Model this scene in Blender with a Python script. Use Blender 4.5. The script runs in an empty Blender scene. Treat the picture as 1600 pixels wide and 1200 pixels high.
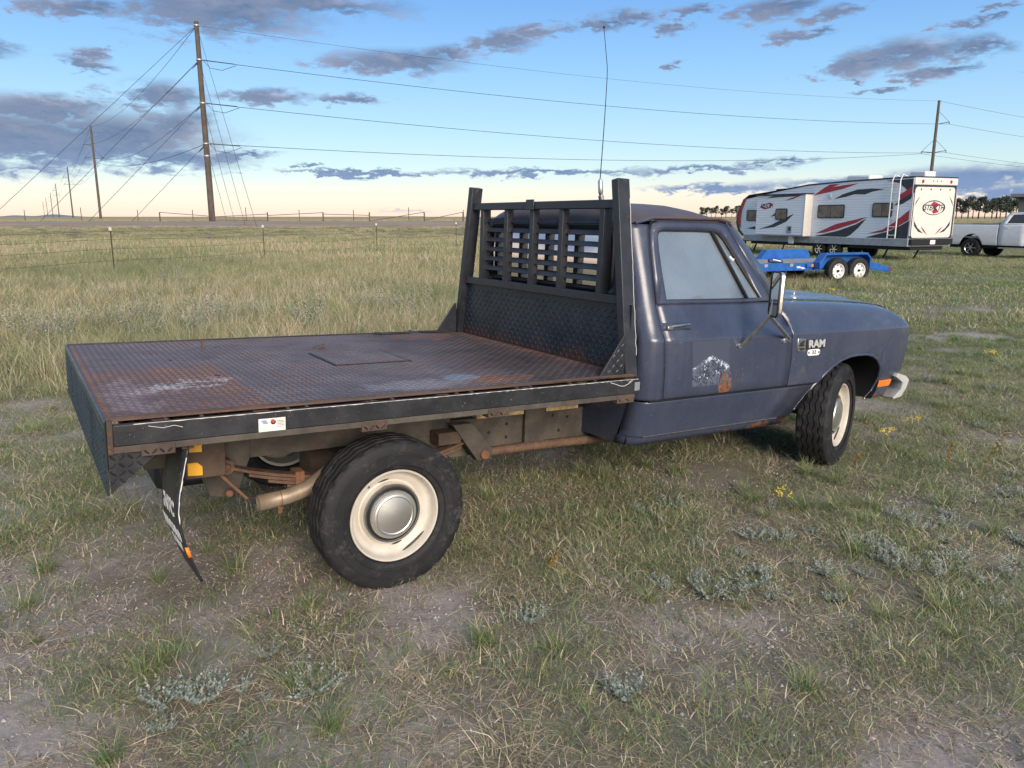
import bpy, bmesh, math, random
import numpy as np
from mathutils import Vector, Matrix
random.seed(7); rng = np.random.default_rng(11)
SC = bpy.context.scene; COL = SC.collection
rad = math.radians

# ------------------------------------------------------------ camera
cam_d = bpy.data.cameras.new('camera'); cam = bpy.data.objects.new('camera', cam_d); COL.objects.link(cam)
CAM_H = 1.734
cam.location = (0, 0, CAM_H); cam.rotation_euler = (rad(90) - math.atan(261.5 / 1202), 0, 0)
cam_d.sensor_width = 36; cam_d.lens = 36 * 1202 / 1600; cam_d.clip_start = .05; cam_d.clip_end = 20000
SC.camera = cam
SC.view_settings.view_transform = 'Standard'; SC.view_settings.look = 'None'
SC.view_settings.exposure = 0.95; SC.view_settings.gamma = 1
SC.cycles.max_bounces = 5; SC.cycles.diffuse_bounces = 2; SC.cycles.glossy_bounces = 2
SC.cycles.transmission_bounces = 4; SC.cycles.transparent_max_bounces = 8
SC.cycles.use_denoising = True; SC.cycles.use_adaptive_sampling = True; SC.cycles.adaptive_threshold = .025

# ------------------------------------------------------------ node helper
class S:
    """a socket with arithmetic"""
    def __init__(s, nt, sock): s.nt, s.k = nt, sock
    def _m(s, op, o=None, c=None, clamp=False):
        n = s.nt.nodes.new('ShaderNodeMath'); n.operation = op; n.use_clamp = clamp
        for i, v in enumerate((s, o, c)):
            if v is None: continue
            if isinstance(v, S): s.nt.links.new(v.k, n.inputs[i])
            else: n.inputs[i].default_value = v
        return S(s.nt, n.outputs[0])
    def __add__(s, o): return s._m('ADD', o)
    def __radd__(s, o): return s._m('ADD', o)
    def __sub__(s, o): return s._m('SUBTRACT', o)
    def __rsub__(s, o): return (s * -1.0) + o
    def __mul__(s, o): return s._m('MULTIPLY', o)
    def __rmul__(s, o): return s._m('MULTIPLY', o)
    def __truediv__(s, o): return s._m('DIVIDE', o)
    def abs(s): return s._m('ABSOLUTE')
    def max(s, o): return s._m('MAXIMUM', o)
    def min(s, o): return s._m('MINIMUM', o)
    def pow(s, o): return s._m('POWER', o)
    def clamp(s): return s._m('ADD', 0.0, clamp=True)
    def step(s, a, b):          # smoothstep a..b (a may exceed b)
        n = s.nt.nodes.new('ShaderNodeMapRange'); n.interpolation_type = 'SMOOTHSTEP'
        inv = a > b
        if inv: a, b = b, a
        s.nt.links.new(s.k, n.inputs['Value']); n.inputs['From Min'].default_value = a; n.inputs['From Max'].default_value = b
        if inv: n.inputs['To Min'].default_value = 1; n.inputs['To Max'].default_value = 0
        return S(s.nt, n.outputs['Result'])

class G:
    """node graph"""
    def __init__(g, nt): g.nt = nt
    def node(g, t, **kw):
        n = g.nt.nodes.new(t)
        for k, v in kw.items(): setattr(n, k, v)
        return n
    def link(g, a, b): g.nt.links.new(a.k if isinstance(a, S) else a, b)
    def setin(g, sock, v):
        if isinstance(v, S): g.nt.links.new(v.k, sock)
        elif isinstance(v, tuple) and len(v) == 3 and sock.type == 'RGBA': sock.default_value = (*v, 1)
        else: sock.default_value = v
    def coords(g, kind='Object'):
        tc = g.node('ShaderNodeTexCoord'); v = S(g.nt, tc.outputs[kind]); return v, *g.sep(v)
    def worldpos(g):
        ge = g.node('ShaderNodeNewGeometry'); v = S(g.nt, ge.outputs['Position']); return v, *g.sep(v)
    def sep(g, v):
        n = g.node('ShaderNodeSeparateXYZ'); g.link(v, n.inputs[0]); return [S(g.nt, o) for o in n.outputs]
    def comb(g, x=0., y=0., z=0.):
        n = g.node('ShaderNodeCombineXYZ')
        for i, v in enumerate((x, y, z)): g.setin(n.inputs[i], v)
        return S(g.nt, n.outputs[0])
    def noise(g, v, scale=5., detail=4., rough=.55, dist=0., color=False):
        n = g.node('ShaderNodeTexNoise'); g.link(v, n.inputs['Vector'])
        n.inputs['Scale'].default_value = scale; n.inputs['Detail'].default_value = detail
        n.inputs['Roughness'].default_value = rough; n.inputs['Distortion'].default_value = dist
        return S(g.nt, n.outputs['Color' if color else 'Fac'])
    def voronoi(g, v, scale=5., feature='F1'):
        n = g.node('ShaderNodeTexVoronoi', feature=feature); g.link(v, n.inputs['Vector']); n.inputs['Scale'].default_value = scale
        return S(g.nt, n.outputs['Distance'])
    def mix(g, f, a, b):
        n = g.node('ShaderNodeMix', data_type='RGBA'); n.clamp_factor = True
        g.setin(n.inputs[0], f); g.setin(n.inputs[6], a); g.setin(n.inputs[7], b)
        return S(g.nt, n.outputs[2])
    def ramp(g, f, stops):
        n = g.node('ShaderNodeValToRGB'); g.link(f, n.inputs[0]); e = n.color_ramp.elements
        while len(e) < len(stops): e.new(.5)
        for i, (p, c) in enumerate(stops): e[i].position = p; e[i].color = (*c, 1)
        return S(g.nt, n.outputs[0])
    def scale(g, v, k):
        n = g.node('ShaderNodeVectorMath', operation='MULTIPLY'); g.link(v, n.inputs[0]); n.inputs[1].default_value = k if isinstance(k, tuple) else (k, k, k)
        return S(g.nt, n.outputs[0])
    def bump(g, hgt, strength=.3, dist=.01):
        n = g.node('ShaderNodeBump'); n.inputs['Strength'].default_value = strength; n.inputs['Distance'].default_value = dist
        g.link(hgt, n.inputs['Height']); return S(g.nt, n.outputs[0])

# ------------------------------------------------------------ sky, sun
SUN_EL, SUN_AZ = rad(22.0), rad(158)      # azimuth clockwise from +Y: behind the camera, to its right
W = bpy.data.worlds.new('World'); SC.world = W; W.use_nodes = True
g = G(W.node_tree); g.nt.nodes.clear()
skyn = g.node('ShaderNodeTexSky', sky_type='NISHITA'); skyn.sun_disc = False
skyn.sun_elevation = SUN_EL; skyn.sun_rotation = SUN_AZ; skyn.altitude = 1800; skyn.air_density = 1.0; skyn.dust_density = 1.2; skyn.ozone_density = 1.6
tc = g.node('ShaderNodeTexCoord'); dirv = S(g.nt, tc.outputs['Generated'])
dx, dy, dz = g.sep(dirv)
el = dz._m('ARCSINE') * (180 / math.pi)                      # degrees
az = dx._m('ARCTAN2', dy) * (180 / math.pi)                  # degrees, 0 = +Y, + to the right
grad = g.ramp((el / 90.0).max(0.0).pow(.5), [(0.0, (.84, .53, .45)), (.08, (.86, .62, .51)), (.14, (.76, .70, .59)), (.19, (.54, .69, .70)), (.25, (.40, .63, .78)), (.33, (.25, .51, .82)), (.40, (.15, .37, .76)), (.50, (.20, .39, .70)), (.65, (.42, .55, .73)), (1.0, (.55, .63, .73))])
nsky = g.scale(S(g.nt, skyn.outputs[0]), .020)
base = g.mix(1.0, nsky, grad)
add = g.node('ShaderNodeVectorMath', operation='ADD'); g.link(g.scale(grad, .485), add.inputs[0]); g.link(nsky, add.inputs[1]); base = S(g.nt, add.outputs[0])
# clouds: banks given by azimuth / elevation (degrees), size, edges broken up by noise
def px2ae(x, y):
    P = math.atan(261.5 / 1202); u, v = (x - 800) / 1202, (y - 600) / 1202
    d = (u, math.cos(P) - v * math.sin(P), -math.sin(P) - v * math.cos(P)); L = math.sqrt(sum(c * c for c in d))
    return math.degrees(math.atan2(d[0], d[1])), math.degrees(math.asin(d[2] / L))
BANKS = [(330, 14, 200, 54), (470, 6, 200, 22), (120, 12, 90, 18), (170, 215, 230, 56), (20, 215, 180, 66), (100, 235, 260, 38), (60, 175, 150, 34), (280, 200, 90, 40), (250, 150, 95, 30), (90, 165, 120, 22),
         (135, 100, 65, 17), (165, 85, 40, 12), (250, 248, 170, 24), (620, 97, 125, 24), (700, 84, 70, 16), (790, 62, 65, 21), (850, 46, 55, 12), (930, 40, 40, 12),
         (420, 150, 80, 17), (545, 155, 65, 10), (370, 243, 65, 8), (985, 28, 60, 19), (1050, 44, 38, 10), (1080, 18, 40, 12), (1200, 14, 75, 20), (1310, 18, 48, 14),
         (1250, 54, 42, 13), (1420, 82, 130, 30), (1510, 76, 80, 22), (1340, 100, 70, 26), (1460, 114, 55, 11), (1370, 143, 50, 5), (1350, 126, 22, 6), (1065, 100, 24, 8), (1520, 35, 36, 12), (1570, 8, 40, 8),
         (560, 270, 190, 5), (850, 270, 260, 7), (1100, 264, 150, 6), (1215, 253, 55, 8), (1120, 294, 130, 9), (1330, 288, 230, 13), (1520, 278, 190, 24), (1600, 300, 150, 16), (1650, 262, 120, 9),
         (640, 331, 60, 5), (480, 258, 30, 4), (60, 262, 60, 4), (-90, 200, 130, 50), (-60, 70, 90, 24), (1720, 90, 100, 26), (700, -60, 160, 34), (1150, -90, 190, 36), (300, -90, 190, 40)]
pn = g.comb(az * .10, el * .30, 0.0)
fb = g.noise(pn, 2.1, 5, .62, .25) - .5
fb2 = g.noise(g.comb(az * .10, el * .26, 3.3), 7.5, 5, .62, .3) - .5
pos = g.comb(az + fb * 9.0 + fb2 * 5.0, el + fb2 * 1.7 + fb * 1.1, 0.0)
dens = None
for (bx, by, bw, bh) in BANKS:
    a0, e0 = px2ae(bx, by); a1, _ = px2ae(bx + bw, by); _, e1 = px2ae(bx, by - bh)
    sa, se = 1 / (a1 - a0), 1 / max(e1 - e0, .16)
    n1 = g.node('ShaderNodeVectorMath', operation='MULTIPLY_ADD'); g.link(pos, n1.inputs[0]); n1.inputs[1].default_value = (sa, se, 0); n1.inputs[2].default_value = (-a0 * sa, -e0 * se, 0)
    n2 = g.node('ShaderNodeVectorMath', operation='LENGTH'); g.link(n1.outputs[0], n2.inputs[0]); d = S(g.nt, n2.outputs['Value'])
    dens = d if dens is None else dens.min(d)
dens = 1.0 - dens
# the same broken cloud goes on over the rest of the sky
wide = g.noise(g.comb(az * .035, el * .11, 7.7), 1.6, 5, .6, .2)
outf = (az.abs().step(36, 44)).max(el.step(16.5, 22))
dens = dens.max((wide - .52) * 7.0 * outf - (1.0 - outf) * 3.0)
cl = (dens.max(-1.2) + fb * 1.0 + fb2 * 1.25)
cmask = cl.step(-.14, .70) * el.step(.1, .9)
lit = (fb * 2.2 + fb2 * 1.6 + .26).clamp()                     # tufts catch the last light
ccol = g.mix(lit, (.072, .108, .185), (.140, .165, .235))
edge = cl.step(1.2, .15) * (lit * .8)
ccol = g.mix(edge * .42, ccol, (.40, .31, .32))
ccol = g.mix(el.step(5.5, 1.5) * .75, ccol, (.095, .165, .315))
fin = g.mix(cmask * .93, base, ccol)
bg = g.node('ShaderNodeBackground'); g.link(g.scale(fin, 10.0), bg.inputs['Color']); bg.inputs['Strength'].default_value = .1
wo = g.node('ShaderNodeOutputWorld'); g.link(bg.outputs[0], wo.inputs[0])
W.cycles.sampling_method = 'MANUAL'; W.cycles.sample_map_resolution = 512

sun_d = bpy.data.lights.new('sun', 'SUN'); sun = bpy.data.objects.new('sun', sun_d); COL.objects.link(sun)
sun_d.energy = 2.4; sun_d.angle = rad(30); sun_d.color = (1.0, .87, .74)
sdir = Vector((math.sin(SUN_AZ) * math.cos(SUN_EL), math.cos(SUN_AZ) * math.cos(SUN_EL), math.sin(SUN_EL)))
sun.rotation_euler = (-sdir).to_track_quat('-Z', 'Y').to_euler()

# ------------------------------------------------------------ mesh helper
class MB:
    def __init__(s): s.v = []; s.f = []
    def add(s, vs, fs):
        o = len(s.v); s.v += [tuple(p) for p in vs]; s.f += [tuple(i + o for i in f) for f in fs]; return s
    def box(s, lo, hi):
        (a, b, c), (d, e, f) = lo, hi
        return s.add([(a, b, c), (d, b, c), (d, e, c), (a, e, c), (a, b, f), (d, b, f), (d, e, f), (a, e, f)],
                     [(3, 2, 1, 0), (4, 5, 6, 7), (0, 1, 5, 4), (1, 2, 6, 5), (2, 3, 7, 6), (3, 0, 4, 7)])
    def bar(s, p0, p1, w, d, up=(0, 0, 1)):
        p0, p1 = Vector(p0), Vector(p1); t = (p1 - p0).normalized(); upv = Vector(up)
        a = t.cross(upv)
        if a.length < 1e-4: a = t.cross(Vector((0, 1, 0)))
        a.normalize(); b = a.cross(t).normalized(); vs = []
        for p in (p0, p1):
            for sx, sy in ((-1, -1), (1, -1), (1, 1), (-1, 1)): vs.append(p + a * sx * w / 2 + b * sy * d / 2)
        return s.add(vs, [(3, 2, 1, 0), (4, 5, 6, 7), (0, 1, 5, 4), (1, 2, 6, 5), (2, 3, 7, 6), (3, 0, 4, 7)])
    def tube(s, pts, r, n=8, caps=True, closed=False):
        pts = [Vector(p) for p in pts]; m = len(pts); rr = r if isinstance(r, (list, tuple)) else [r] * m
        vs = []; prev = None
        for i, p in enumerate(pts):
            if closed: t = pts[(i + 1) % m] - pts[i - 1]
            else: t = pts[min(i + 1, m - 1)] - pts[max(i - 1, 0)]
            t.normalize()
            if prev is None:
                a = t.cross(Vector((0, 0, 1)))
                if a.length < 1e-3: a = t.cross(Vector((0, 1, 0)))
            else: a = prev - t * prev.dot(t)
            a.normalize(); prev = a; b = t.cross(a)
            for k in range(n):
                q = 2 * math.pi * k / n; vs.append(p + (a * math.cos(q) + b * math.sin(q)) * rr[i])
        fs = []
        for i in range(m if closed else m - 1):
            j = (i + 1) % m
            for k in range(n): fs.append((i * n + k, i * n + (k + 1) % n, j * n + (k + 1) % n, j * n + k))
        if caps and not closed: fs += [tuple(range(n))[::-1], tuple((m - 1) * n + k for k in range(n))]
        return s.add(vs, fs)
    def lathe(s, prof, n=32, axis='y', c=(0, 0, 0), closed=False, a0=0., a1=2 * math.pi):
        full = abs(a1 - a0 - 2 * math.pi) < 1e-6; vs = []; m = len(prof); N = n if full else n + 1
        for i in range(N):
            q = a0 + (a1 - a0) * i / n
            for (r, w) in prof:
                x, z = r * math.cos(q), r * math.sin(q)
                p = (x, w, z) if axis == 'y' else ((x, z, w) if axis == 'z' else (w, x, z))
                vs.append((p[0] + c[0], p[1] + c[1], p[2] + c[2]))
        fs = []
        for i in range(n):
            j = (i + 1) % N
            for k in range(m if closed else m - 1):
                l = (k + 1) % m; fs.append((i * m + k, i * m + l, j * m + l, j * m + k))
        return s.add(vs, fs)
    def strip(s, cols):
        m = len(cols[0]); vs = [p for c in cols for p in c]; fs = []
        for i in range(len(cols) - 1):
            for k in range(m - 1): fs.append((i * m + k, (i + 1) * m + k, (i + 1) * m + k + 1, i * m + k + 1))
        return s.add(vs, fs)
    def prism(s, poly, fn, t0, t1):
        """poly 2D; fn(u, v, t) -> 3D"""
        n = len(poly); vs = [fn(u, v, t0) for u, v in poly] + [fn(u, v, t1) for u, v in poly]
        return s.add(vs, [tuple(range(n))[::-1], tuple(range(n, 2 * n))] + [(i, (i + 1) % n, n + (i + 1) % n, n + i) for i in range(n)])
    def ring(s, outer, inner):
        n = len(outer); return s.add(list(outer) + list(inner), [(i, (i + 1) % n, n + (i + 1) % n, n + i) for i in range(n)])
    def build(s, name, mat, parent=None, smooth=True, sharp=38, bevel=0, solid=0, merge=True, kind=None, label=None):
        me = bpy.data.meshes.new(name); bm = bmesh.new()
        vv = [bm.verts.new(p) for p in s.v]
        for f in s.f:
            if len(set(f)) > 2:
                try: bm.faces.new([vv[i] for i in f])
                except ValueError: pass
        if merge: bmesh.ops.remove_doubles(bm, verts=bm.verts, dist=2e-5)
        bmesh.ops.dissolve_degenerate(bm, edges=bm.edges, dist=1e-6)
        bmesh.ops.recalc_face_normals(bm, faces=bm.faces)
        for f in bm.faces: f.smooth = smooth
        if smooth:
            lim = rad(sharp)
            for e in bm.edges:
                if len(e.link_faces) == 2 and e.calc_face_angle(0) > lim: e.smooth = False
        bm.to_mesh(me); bm.free()
        if mat: me.materials.append(mat)
        o = bpy.data.objects.new(name, me); COL.objects.link(o)
        if parent: o.parent = parent
        if solid:
            md = o.modifiers.new('solid', 'SOLIDIFY'); md.thickness = solid; md.offset = 0
        if bevel:
            md = o.modifiers.new('bevel', 'BEVEL'); md.width = bevel; md.segments = 2; md.limit_method = 'ANGLE'; md.angle_limit = rad(40)
        if kind: o['kind'] = kind
        if label: o['label'] = label
        return o

def thing(name, label, cat, loc=(0, 0, 0), rotz=0., group=None):
    o = bpy.data.objects.new(name, None); COL.objects.link(o); o.location = loc; o.rotation_euler = (0, 0, rotz)
    o.empty_display_size = .1; o['label'] = label; o['category'] = cat
    if group: o['group'] = group
    return o
def tag(o, label, cat, group=None, kind=None):
    o['label'] = label; o['category'] = cat
    if group: o['group'] = group
    if kind: o['kind'] = kind
    return o
def dup(root):
    r = root.copy(); COL.objects.link(r)
    for ch in list(root.children):
        c = ch.copy(); COL.objects.link(c); c.parent = r
        for gch in list(ch.children):
            d = gch.copy(); COL.objects.link(d); d.parent = c
    return r
def text_mesh(body, size, extrude=0., shear=0., bold=0.):
    cu = bpy.data.curves.new('lettering', 'FONT'); cu.body = body; cu.size = size; cu.extrude = extrude; cu.shear = shear; cu.offset = bold; cu.align_x = 'CENTER'; cu.align_y = 'CENTER'; cu.resolution_u = 3
    o = bpy.data.objects.new('lettering', cu); COL.objects.link(o)
    dg = bpy.context.evaluated_depsgraph_get(); me = bpy.data.meshes.new_from_object(o.evaluated_get(dg))
    bpy.data.objects.remove(o); return me
def text_obj(name, body, size, fn, mat, parent, extrude=0., shear=0., bold=0.):
    me = text_mesh(body, size, extrude, shear, bold)
    for v in me.vertices: v.co = fn(v.co.x, v.co.y, v.co.z)
    me.materials.clear(); me.materials.append(mat)
    o = bpy.data.objects.new(name, me); COL.objects.link(o); o.parent = parent; return o
def interp(x, xs, ys): return float(np.interp(x, xs, ys))

# ------------------------------------------------------------ materials
def newmat(name):
    m = bpy.data.materials.new(name); m.use_nodes = True; gg = G(m.node_tree); b = m.node_tree.nodes['Principled BSDF']; return m, gg, b
def plain(name, c, rough=.5, metal=0., var=.15, vscale=6., bump=0., bscale=60., coat=0., spec=.5):
    m, g, b = newmat(name); v, x, y, z = g.coords()
    n = g.noise(v, vscale, 5, .6)
    lo = tuple(k * (1 - var) for k in c); hi = tuple(min(k * (1 + var), 1) for k in c)
    g.link(g.mix(n.step(.3, .7), lo, hi), b.inputs['Base Color'])
    g.link((n - .5) * (.5 * rough) + rough, b.inputs['Roughness']); b.inputs['Metallic'].default_value = metal
    b.inputs['Specular IOR Level'].default_value = spec
    if coat: b.inputs['Coat Weight'].default_value = coat; b.inputs['Coat Roughness'].default_value = .08
    if bump: g.link(g.bump(g.noise(v, bscale, 4, .6), bump, .004), b.inputs['Normal'])
    return m
def worn(name, base, alt, rust=(.14, .06, .03), amt=.35, scale=7., rough=.5, metal=0., bump=.25, spots=None, spotamt=.0, spec=.5):
    m, g, b = newmat(name); v, x, y, z = g.coords()
    n1 = g.noise(v, scale, 6, .65); n2 = g.noise(v, scale * 2.7, 6, .7, .4); n3 = g.noise(v, scale * 9, 4, .7)
    col = g.mix(n1.step(.35, .68), base, alt)
    col = g.mix((n3 - .5).abs() * .8, col, tuple(k * .5 for k in base))
    rm = (n2 * .7 + n3 * .3).step(1 - amt - .06, 1 - amt + .08)
    rc = g.mix(n3, tuple(k * .55 for k in rust), tuple(min(1, k * 1.5) for k in rust))
    col = g.mix(rm, col, rc)
    if spots:
        sm = g.noise(v, scale * 14, 3, .6, .6).step(1 - spotamt, 1 - spotamt + .03); col = g.mix(sm, col, spots)
    g.link(col, b.inputs['Base Color']); g.link(rm * .3 + (n1 - .5) * .25 + rough, b.inputs['Roughness'])
    b.inputs['Metallic'].default_value = metal; b.inputs['Specular IOR Level'].default_value = spec
    if bump: g.link(g.bump(n3 + rm * .6, bump, .003), b.inputs['Normal'])
    return m
M = {}
M['black_paint'] = worn('black_paint', (.016, .017, .02), (.03, .03, .034), amt=.30, scale=9, rough=.42, spots=(.30, .28, .25), spotamt=.305)
M['board_black'] = worn('board_black', (.017, .019, .024), (.032, .034, .039), rust=(.075, .042, .028), amt=.40, scale=6, rough=.40)
M['louvre'] = worn('louvre', (.022, .028, .044), (.035, .042, .06), amt=.25, scale=6, rough=.38)
M['rust'] = worn('rust', (.11, .055, .032), (.17, .085, .048), rust=(.20, .09, .045), amt=.5, scale=10, rough=.75, bump=.5)
M['rustdark'] = worn('rustdark', (.055, .038, .028), (.10, .065, .043), rust=(.15, .065, .032), amt=.42, scale=9, rough=.75, bump=.5)
M['frame'] = worn('frame', (.050, .043, .035), (.105, .088, .068), rust=(.11, .055, .03), amt=.40, scale=6, rough=.8, bump=.4)
M['spring'] = worn('spring', (.085, .050, .034), (.13, .078, .052), rust=(.21, .095, .045), amt=.45, scale=14, rough=.7, bump=.5)
M['wood'] = plain('wood', (.46, .32, .16), .8, var=.35, vscale=22, bump=.5)
M['rubber'] = worn('rubber', (.014, .014, .0155), (.024, .024, .025), rust=(.048, .046, .044), amt=.44, scale=5, rough=.66, bump=.35, spec=.3)
M['tread_rubber'] = worn('tread_rubber', (.017, .017, .017), (.028, .027, .026), rust=(.085, .070, .055), amt=.32, scale=9, rough=.75, bump=.4, spec=.25)
M['rim'] = worn('rim', (.55, .49, .41), (.63, .58, .50), rust=(.26, .14, .08), amt=.33, scale=9, rough=.38, bump=.1)
M['chrome'] = plain('chrome', (.78, .77, .75), .24, 1., var=.06)
M['dullchrome'] = plain('dullchrome', (.66, .63, .58), .36, 1., var=.15, vscale=14)
M['letter_silver'] = plain('letter_silver', (.62, .62, .62), .35, .4, var=.1)
M['bumper'] = plain('bumper_bright', (.66, .65, .62), .32, .35, var=.12)
M['black'] = plain('black', (.008, .008, .009), .6)
M['seal'] = plain('seal', (.012, .012, .013), .5)
M['amber'] = plain('amber', (.85, .22, .02), .3, var=.08)
M['yellow'] = plain('yellow', (.83, .42, .03), .45, var=.12)
M['white'] = plain('white', (.78, .77, .74), .45, var=.06)
M['paper'] = plain('paper', (.74, .70, .64), .5, var=.1, vscale=25)
M['sticker_blue'] = plain('sticker_blue', (.30, .36, .62), .5)
M['sticker_red'] = plain('sticker_red', (.45, .08, .07), .5)
M['pipe'] = worn('pipe', (.30, .23, .16), (.42, .33, .25), rust=(.22, .11, .06), amt=.38, scale=8, rough=.5, metal=.35, bump=.3)
M['seat'] = plain('seat', (.10, .10, .11), .85)

def brushed():
    m, g, b = newmat('brushed_cap'); v, x, y, z = g.coords()
    r = (x * x + z * z)._m('SQRT')
    n = g.noise(g.comb(r, 0., 0.), 420, 2, .6)
    b.inputs['Base Color'].default_value = (.80, .77, .72, 1); b.inputs['Metallic'].default_value = 1
    g.link(n * .2 + .30, b.inputs['Roughness']); g.link(g.bump(n, .25, .002), b.inputs['Normal']); return m
M['cap'] = brushed()

def body_paint():
    m, g, b = newmat('faded_blue_paint'); v, x, y, z = g.coords()
    n1 = g.noise(v, 2.2, 5, .6); n2 = g.noise(v, 9, 6, .7, .3); n3 = g.noise(v, 60, 4, .7)
    st = g.noise(g.scale(v, (14., 14., .8)), 2.2, 4, .6)                     # run marks down the panels
    col = g.mix(n1.step(.32, .68), (.038, .048, .084), (.056, .065, .098))
    col = g.mix((st - .47).max(0.0) * 1.7, col, (.034, .036, .062))
    oxid = (n2 * .6 + n1 * .4).step(.53, .72)
    col = g.mix(oxid * .5, col, (.135, .135, .160))
    roof = z.step(1.790, 1.822)                                              # primer and rust film on the roof
    col = g.mix(roof * (n2.step(.15, .5) * .45 + .5), col, (.105, .066, .055))
    # rust: below the mirror decal, along the sill, fender lip
    dxy = ((x - 2.13) / .06)._m('POWER', 2.0) + ((z - .845) / .075)._m('POWER', 2.0)
    r1 = (1.1 - dxy + (n2 - .5) * 3.4 + (n3 - .5) * 1.6).step(.25, .6)
    r2 = ((.60 - z) * 9.0 + (n2 - .55) * 5.0 + (x - 2.55) * .8).step(.45, .85) * z.step(.72, .60)
    r3 = ((n2 * .6 + n3 * .4)).step(.685, .73) * .8
    r4 = (1.0 - ((x - 2.24) / .18)._m('POWER', 2.0) - ((z - .88) / .09)._m('POWER', 2.0) + (n3 - .5) * 7.0).step(1.6, 2.1) * .6
    rm = r1.max(r2).max(r3).max(r4)
    col = g.mix(rm, col, g.mix(n3.step(.35, .65), (.085, .04, .028), (.24, .10, .05)))
    sc = g.noise(g.scale(v, (1., 1., 6.)), 34, 2, .5, .5).step(.735, .755)
    col = g.mix(sc * .5, col, (.38, .38, .42))
    g.link(col, b.inputs['Base Color'])
    g.link((n2 - .5) * .22 + rm * .35 + (n1 - .5) * .15 + .29, b.inputs['Roughness'])
    b.inputs['Coat Weight'].default_value = .30; b.inputs['Coat Roughness'].default_value = .22
    g.link(g.bump(n1 * 1.0 + g.noise(v, 5, 2, .4) * .35 + n3 * .03 + rm * .1, .22, .02), b.inputs['Normal']); return m
M['paint'] = body_paint()
M['roof'] = worn('weathered_roof_paint', (.058, .050, .062), (.095, .070, .066), rust=(.12, .065, .045), amt=.40, scale=3.5, rough=.42, bump=.08)

def deck_mat(name, worn_tops):
    m, g, b = newmat(name); v, x, y, z = g.coords()
    n1 = g.noise(v, 2.4, 6, .62, .3); n2 = g.noise(v, 8, 6, .7, .4); n3 = g.noise(v, 45, 4, .7)
    w = (n2 - .5) * .30
    col = g.mix(n1.step(.3, .7), (.092, .074, .084), (.128, .108, .124))
    col = g.mix(n3.step(.5, .75) * .55, col, (.05, .035, .038))
    brown = (n2 * .55 + n1 * .45).step(.48, .62)
    col = g.mix(brown * .8, col, (.120, .062, .048))
    # dark, dirty front third
    col = g.mix((x + w * 1.4).step(.35, .95) * .88, col, g.mix(n2.step(.4, .65), (.026, .022, .025), (.060, .036, .028)))
    rc = g.mix(n2.step(.35, .66), (.105, .046, .030), (.205, .095, .058)); rc = g.mix(n3.step(.55, .75) * .5, rc, (.07, .038, .032))
    # rusted square at the tail
    e = .016
    rect = (x + (n3 - .5) * .05).step(-.555 + e, -.575 - e) * (y + (n2 - .5) * .10).step(.11 + e, .06 - e)
    pat = rect * (.62 + (n1 - .5) * 2.2).clamp().max(rect * .50)
    col = g.mix(pat, col, rc)
    b1 = 1.0 - ((x + .80) / .27)._m('POWER', 2.0) - ((y + .42 - (x + .8) * .35) / .17)._m('POWER', 2.0)
    bare = (b1 * .8 + (n2 - .5) * 3.6 + (n3 - .5) * 3.0).step(.30, 1.1)
    col = g.mix(bare * .8, col, g.mix(n3.step(.4, .62), (.17, .20, .27), (.46, .43, .42)))
    b2 = 1.0 - ((x + 1.05) / .16)._m('POWER', 2.0) - ((y + .55) / .55)._m('POWER', 2.0)
    col = g.mix((b2 + (n2 - .5) * 3.2).step(.4, 1.0) * .45, col, (.22, .19, .23))
    # pale rubbed patch and rust along the near edge
    b3 = 1.0 - ((x - .18) / .40)._m('POWER', 2.0) - ((y + .80) / .16)._m('POWER', 2.0)
    col = g.mix((b3 + (n2 - .5) * 2.2).step(.2, .9) * .6, col, (.235, .225, .255))
    b4 = 1.0 - ((x - .66) / .22)._m('POWER', 2.0) - ((y + .80) / .13)._m('POWER', 2.0)
    col = g.mix((b4 + (n2 - .5) * 1.6).step(.1, .5) * .9, col, rc)
    b5 = 1.0 - ((x - .48) / .13)._m('POWER', 2.0) - ((y + .70) / .10)._m('POWER', 2.0)
    col = g.mix((b5 + (n3 - .5) * 1.6).step(.2, .7) * .55, col, (.20, .27, .37))
    # rust at the foot of the headboard and along the edges
    foot = ((x + w * .5).step(1.22, 1.40)).max((y.abs() + w * .5).step(.94, 1.03) * .6).max((x + w * .2).step(-1.13, -1.18))
    far = (1.0 - ((x - 1.05) / .35)._m('POWER', 2.0) - ((y - .80) / .26)._m('POWER', 2.0) + (n2 - .5) * 3.0).step(.2, .8)
    col = g.mix(foot.max(far) * .6, col, rc)
    if worn_tops: col = g.mix((n1 - .4) * .6 + .06, col, (.34, .31, .33))
    else: col = g.mix(.14, col, (.03, .022, .02))
    g.link(col, b.inputs['Base Color']); b.inputs['Specular IOR Level'].default_value = .35
    g.link((n2 - .5) * .5 + (.50 if worn_tops else .58), b.inputs['Roughness'])
    g.link(g.bump(n3 + n2, .25, .003), b.inputs['Normal']); return m
M['deck'] = deck_mat('deck_steel', False); M['deck_tops'] = deck_mat('deck_tread_steel', True)
def tread_dark(name, c, alt, rusty):
    m, g, b = newmat(name); v, x, y, z = g.coords()
    n1 = g.noise(v, 2.5, 6, .65); n2 = g.noise(v, 9, 6, .7)
    col = g.mix(n1.step(.35, .65), c, alt)
    if rusty:
        rm = ((1.04 - z) * 5.0 + (n2 - .5) * 1.6).step(-.05, .55).max((n1 * .5 + n2 * .5).step(.60, .68) * .7)
        col = g.mix(rm * .8, col, g.mix(n2, (.05, .024, .018), (.12, .058, .036)))
    g.link(col, b.inputs['Base Color']); b.inputs['Metallic'].default_value = .3
    g.link((n2 - .5) * .3 + .29, b.inputs['Roughness']); return m
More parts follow.
